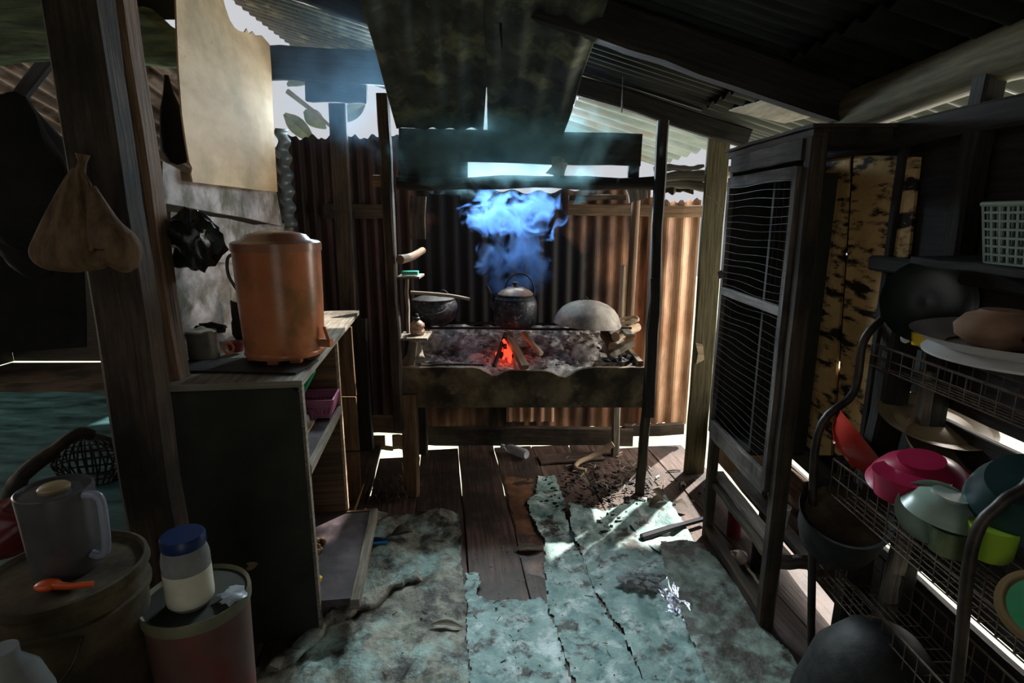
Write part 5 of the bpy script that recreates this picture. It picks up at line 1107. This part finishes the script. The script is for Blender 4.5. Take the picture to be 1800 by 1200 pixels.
mb = MB(); mb.blob(fl(642, 968, .015), (.018, .018, .016), .2, 12, 3, 1.5); one('dark_onion', mb, 'darkred', 'small dark red onion by the cabinet bottom edge', 'onion', smooth=True)
mb = MB(); mb.blob(fl(1201, 851, .012), (.016, .02, .014), .8, 12, 3, 2.5); one('paper_scrap', mb, 'white_plastic', 'white crumpled scrap on planks before the olive grey board', 'scrap')
stick('small pale stick on the planks below the bright back gap', (1172, 827), (1196, 826), .006, 'wood_grey', .008)
mb = MB(); mb.poly([fl(x, y, .01) for x, y in ((1152, 838), (1158, 834), (1160, 836), (1153, 840))], .002, (0, 0, 1)); one('paper_scrap', mb, 'white_plastic', 'tiny white flake on the planks right of stove leg', 'scrap')
for i, (x, y, dx, dy, ln, lab) in enumerate(((1140, 892, 1, .5, .14, 'big dry curled leaf on the tarp behind the black hose'), (1165, 880, -.4, 1, .12, 'second dry leaf crossing the big curled leaf'), (1180, 888, .8, -.4, .09, 'small dry leaf at right of the curled leaves'))):
    mb = MB(); mb.leafshape(fl(x, y, .02), (dx, dy, .1), ln, .055, .22); one('dry_leaf', mb, 'leaf_dry', lab, 'leaf', solid=.001)
mb = MB(); mb.leafshape(fl(688, 940, .012), (1, .3, 0), .11, .06, .2); one('dry_leaf', mb, 'leaf_dry', 'dark curled leaf above the blue wrapper on grey tarp', 'leaf', solid=.001)
mb = MB(); mb.leafshape(fl(756, 1098, .02), (1, -.1, 0), .13, .03, .1); one('dry_leaf', mb, 'leaf_dry', 'narrow dark leaf near bottom of the grey tarp', 'leaf', solid=.001)
mb = MB(); mb.leafshape(fl(904, 966, .012), (1, .1, 0), .14, .05, .06); one('dry_leaf', mb, 'leaf_dry', 'brown leaf fan on the vinyl patch edge', 'leaf', solid=.001)
for (a, b, lab) in (((620, 905), (640, 850), 'pale reed leaning by the far cabinet foot'), ((712, 845), (706, 812), 'thin upright reed by the bright floor hole')):
    A = fl(*a); B = at(*b, Y=A.y + .05); mb = MB(); mb.tube([A, A.lerp(B, .5), B], [.008, .006, .002], 6); one('reed', mb, 'leaf_tan', lab, 'reed')
rn = random.Random(11); vs = MB()
for i in range(230):
    x = rn.gauss(1060, 55); y = rn.gauss(862, 26)
    if y < 800 or y > 950: continue
    s = rn.uniform(.004, .012); p = fl(x, y, .01); vs.blob((p.x, p.y, .012), (s * rn.uniform(.6, 2), s, s * .7), .7, 6, i, 2)
tag(obj('char_crumbs', vs, 'char'), 'black char crumbs strewn on planks under the hearth right end', 'debris', None, 'stuff')
vs = MB()
for i in range(240):
    x = rn.uniform(660, 1230); y = rn.uniform(830, 1190); s = rn.uniform(.002, .006); p = fl(x, y, .012)
    a = rn.uniform(0, 3.14)
    if i % 3: vs.blob((p.x, p.y, .012), (s, s, s * .5), .7, 6, i, 2)
    else: vs.tube([(p.x, p.y, .013), (p.x + 6 * s * math.cos(a), p.y + 6 * s * math.sin(a), .014)], .0016, 4)
tag(obj('floor_debris', vs, 'leaf_dry'), 'fine dark crumbs and twigs scattered over floor and tarps', 'debris', None, 'stuff')
vs = MB()
for i in range(60):
    x = rn.gauss(1090, 45); y = rn.gauss(838, 22)
    if y < 796: continue
    p = fl(x, y, .012); a = rn.uniform(0, 3.14); l_ = rn.uniform(.02, .08); vs.plank((p.x, p.y, .014), (p.x + l_ * math.cos(a), p.y + l_ * math.sin(a), .018), .006, .004, segs=1)
tag(obj('wood_chips', vs, 'wood_grey'), 'pale wood chips and splinters on planks under the hearth', 'debris', None, 'stuff')
vs = MB()
for i in range(70):
    p = Vector((fl(rn.gauss(690, 22), rn.gauss(868, 12)).x, rn.gauss(3.05, .07), 0)); a = rn.uniform(0, 6.28); h = rn.uniform(.03, .11)
    vs.tube([p, p + Vector((.02 * math.cos(a), .02 * math.sin(a), h * .6)), p + Vector((.06 * math.cos(a), .06 * math.sin(a), h))], [.003, .0025, .001], 4)
tag(obj('dry_grass', vs, 'leaf_dry'), 'tangle of dry stalks before the bright floor hole', 'grass', None, 'stuff')
mb = MB(); p = at(1230, 620, Y=3.33); mb.poly([at(x, y, Y=3.335) for x, y in ((1223, 602), (1236, 606), (1238, 632), (1224, 640), (1227, 622))], .004, (0, -1, 0)); one('splinter', mb, 'wood_pale', 'orange broken wood splinter on edge of the olive grey board', 'splinter')
mb = MB(); mb.tube(bez([at(1242, 344, Y=3.33), at(1258, 356, Y=3.32), at(1272, 376, Y=3.31)], 5), .0025, 5); one('straw', mb, 'rope', 'thin pale straw hanging from the olive grey board', 'straw')
# ================================================================== OUTDOORS
mb = MB(); a = at(505, 160, Y=4.6); b = at(592, 232, Y=4.6); mb.tube([a, a.lerp(b, .5) + Vector((0, 0, .01)), b], [.02, .016, .01], 8); one('outdoor_branch', mb, 'leaf_tan', 'pale branch outside the bright opening left of back wall post', 'branch', smooth=True)
for i, (x, y, dx, dz, ln, lab) in enumerate(((500, 200, .5, -.5, .3, 'broad outdoor leaf touching the wavy tin edge'), (535, 195, .6, -.5, .2, 'outdoor leaf hanging on the pale branch'), (560, 175, .3, .8, .25, 'outdoor leaf rising above the pale branch'), (603, 215, .5, .4, .22, 'outdoor leaf seen between back wall post and stove post'), (505, 150, .6, .2, .3, 'outdoor leaf under the dark level beam'))):
    p = at(x, y, Y=4.7); mb = MB(); mb.leafshape(p, (dx, .1, dz), ln, .13, .1, nrm=(0, -1, .2)); one('outdoor_leaf', mb, 'leaf_out', lab, 'leaf', solid=.001)
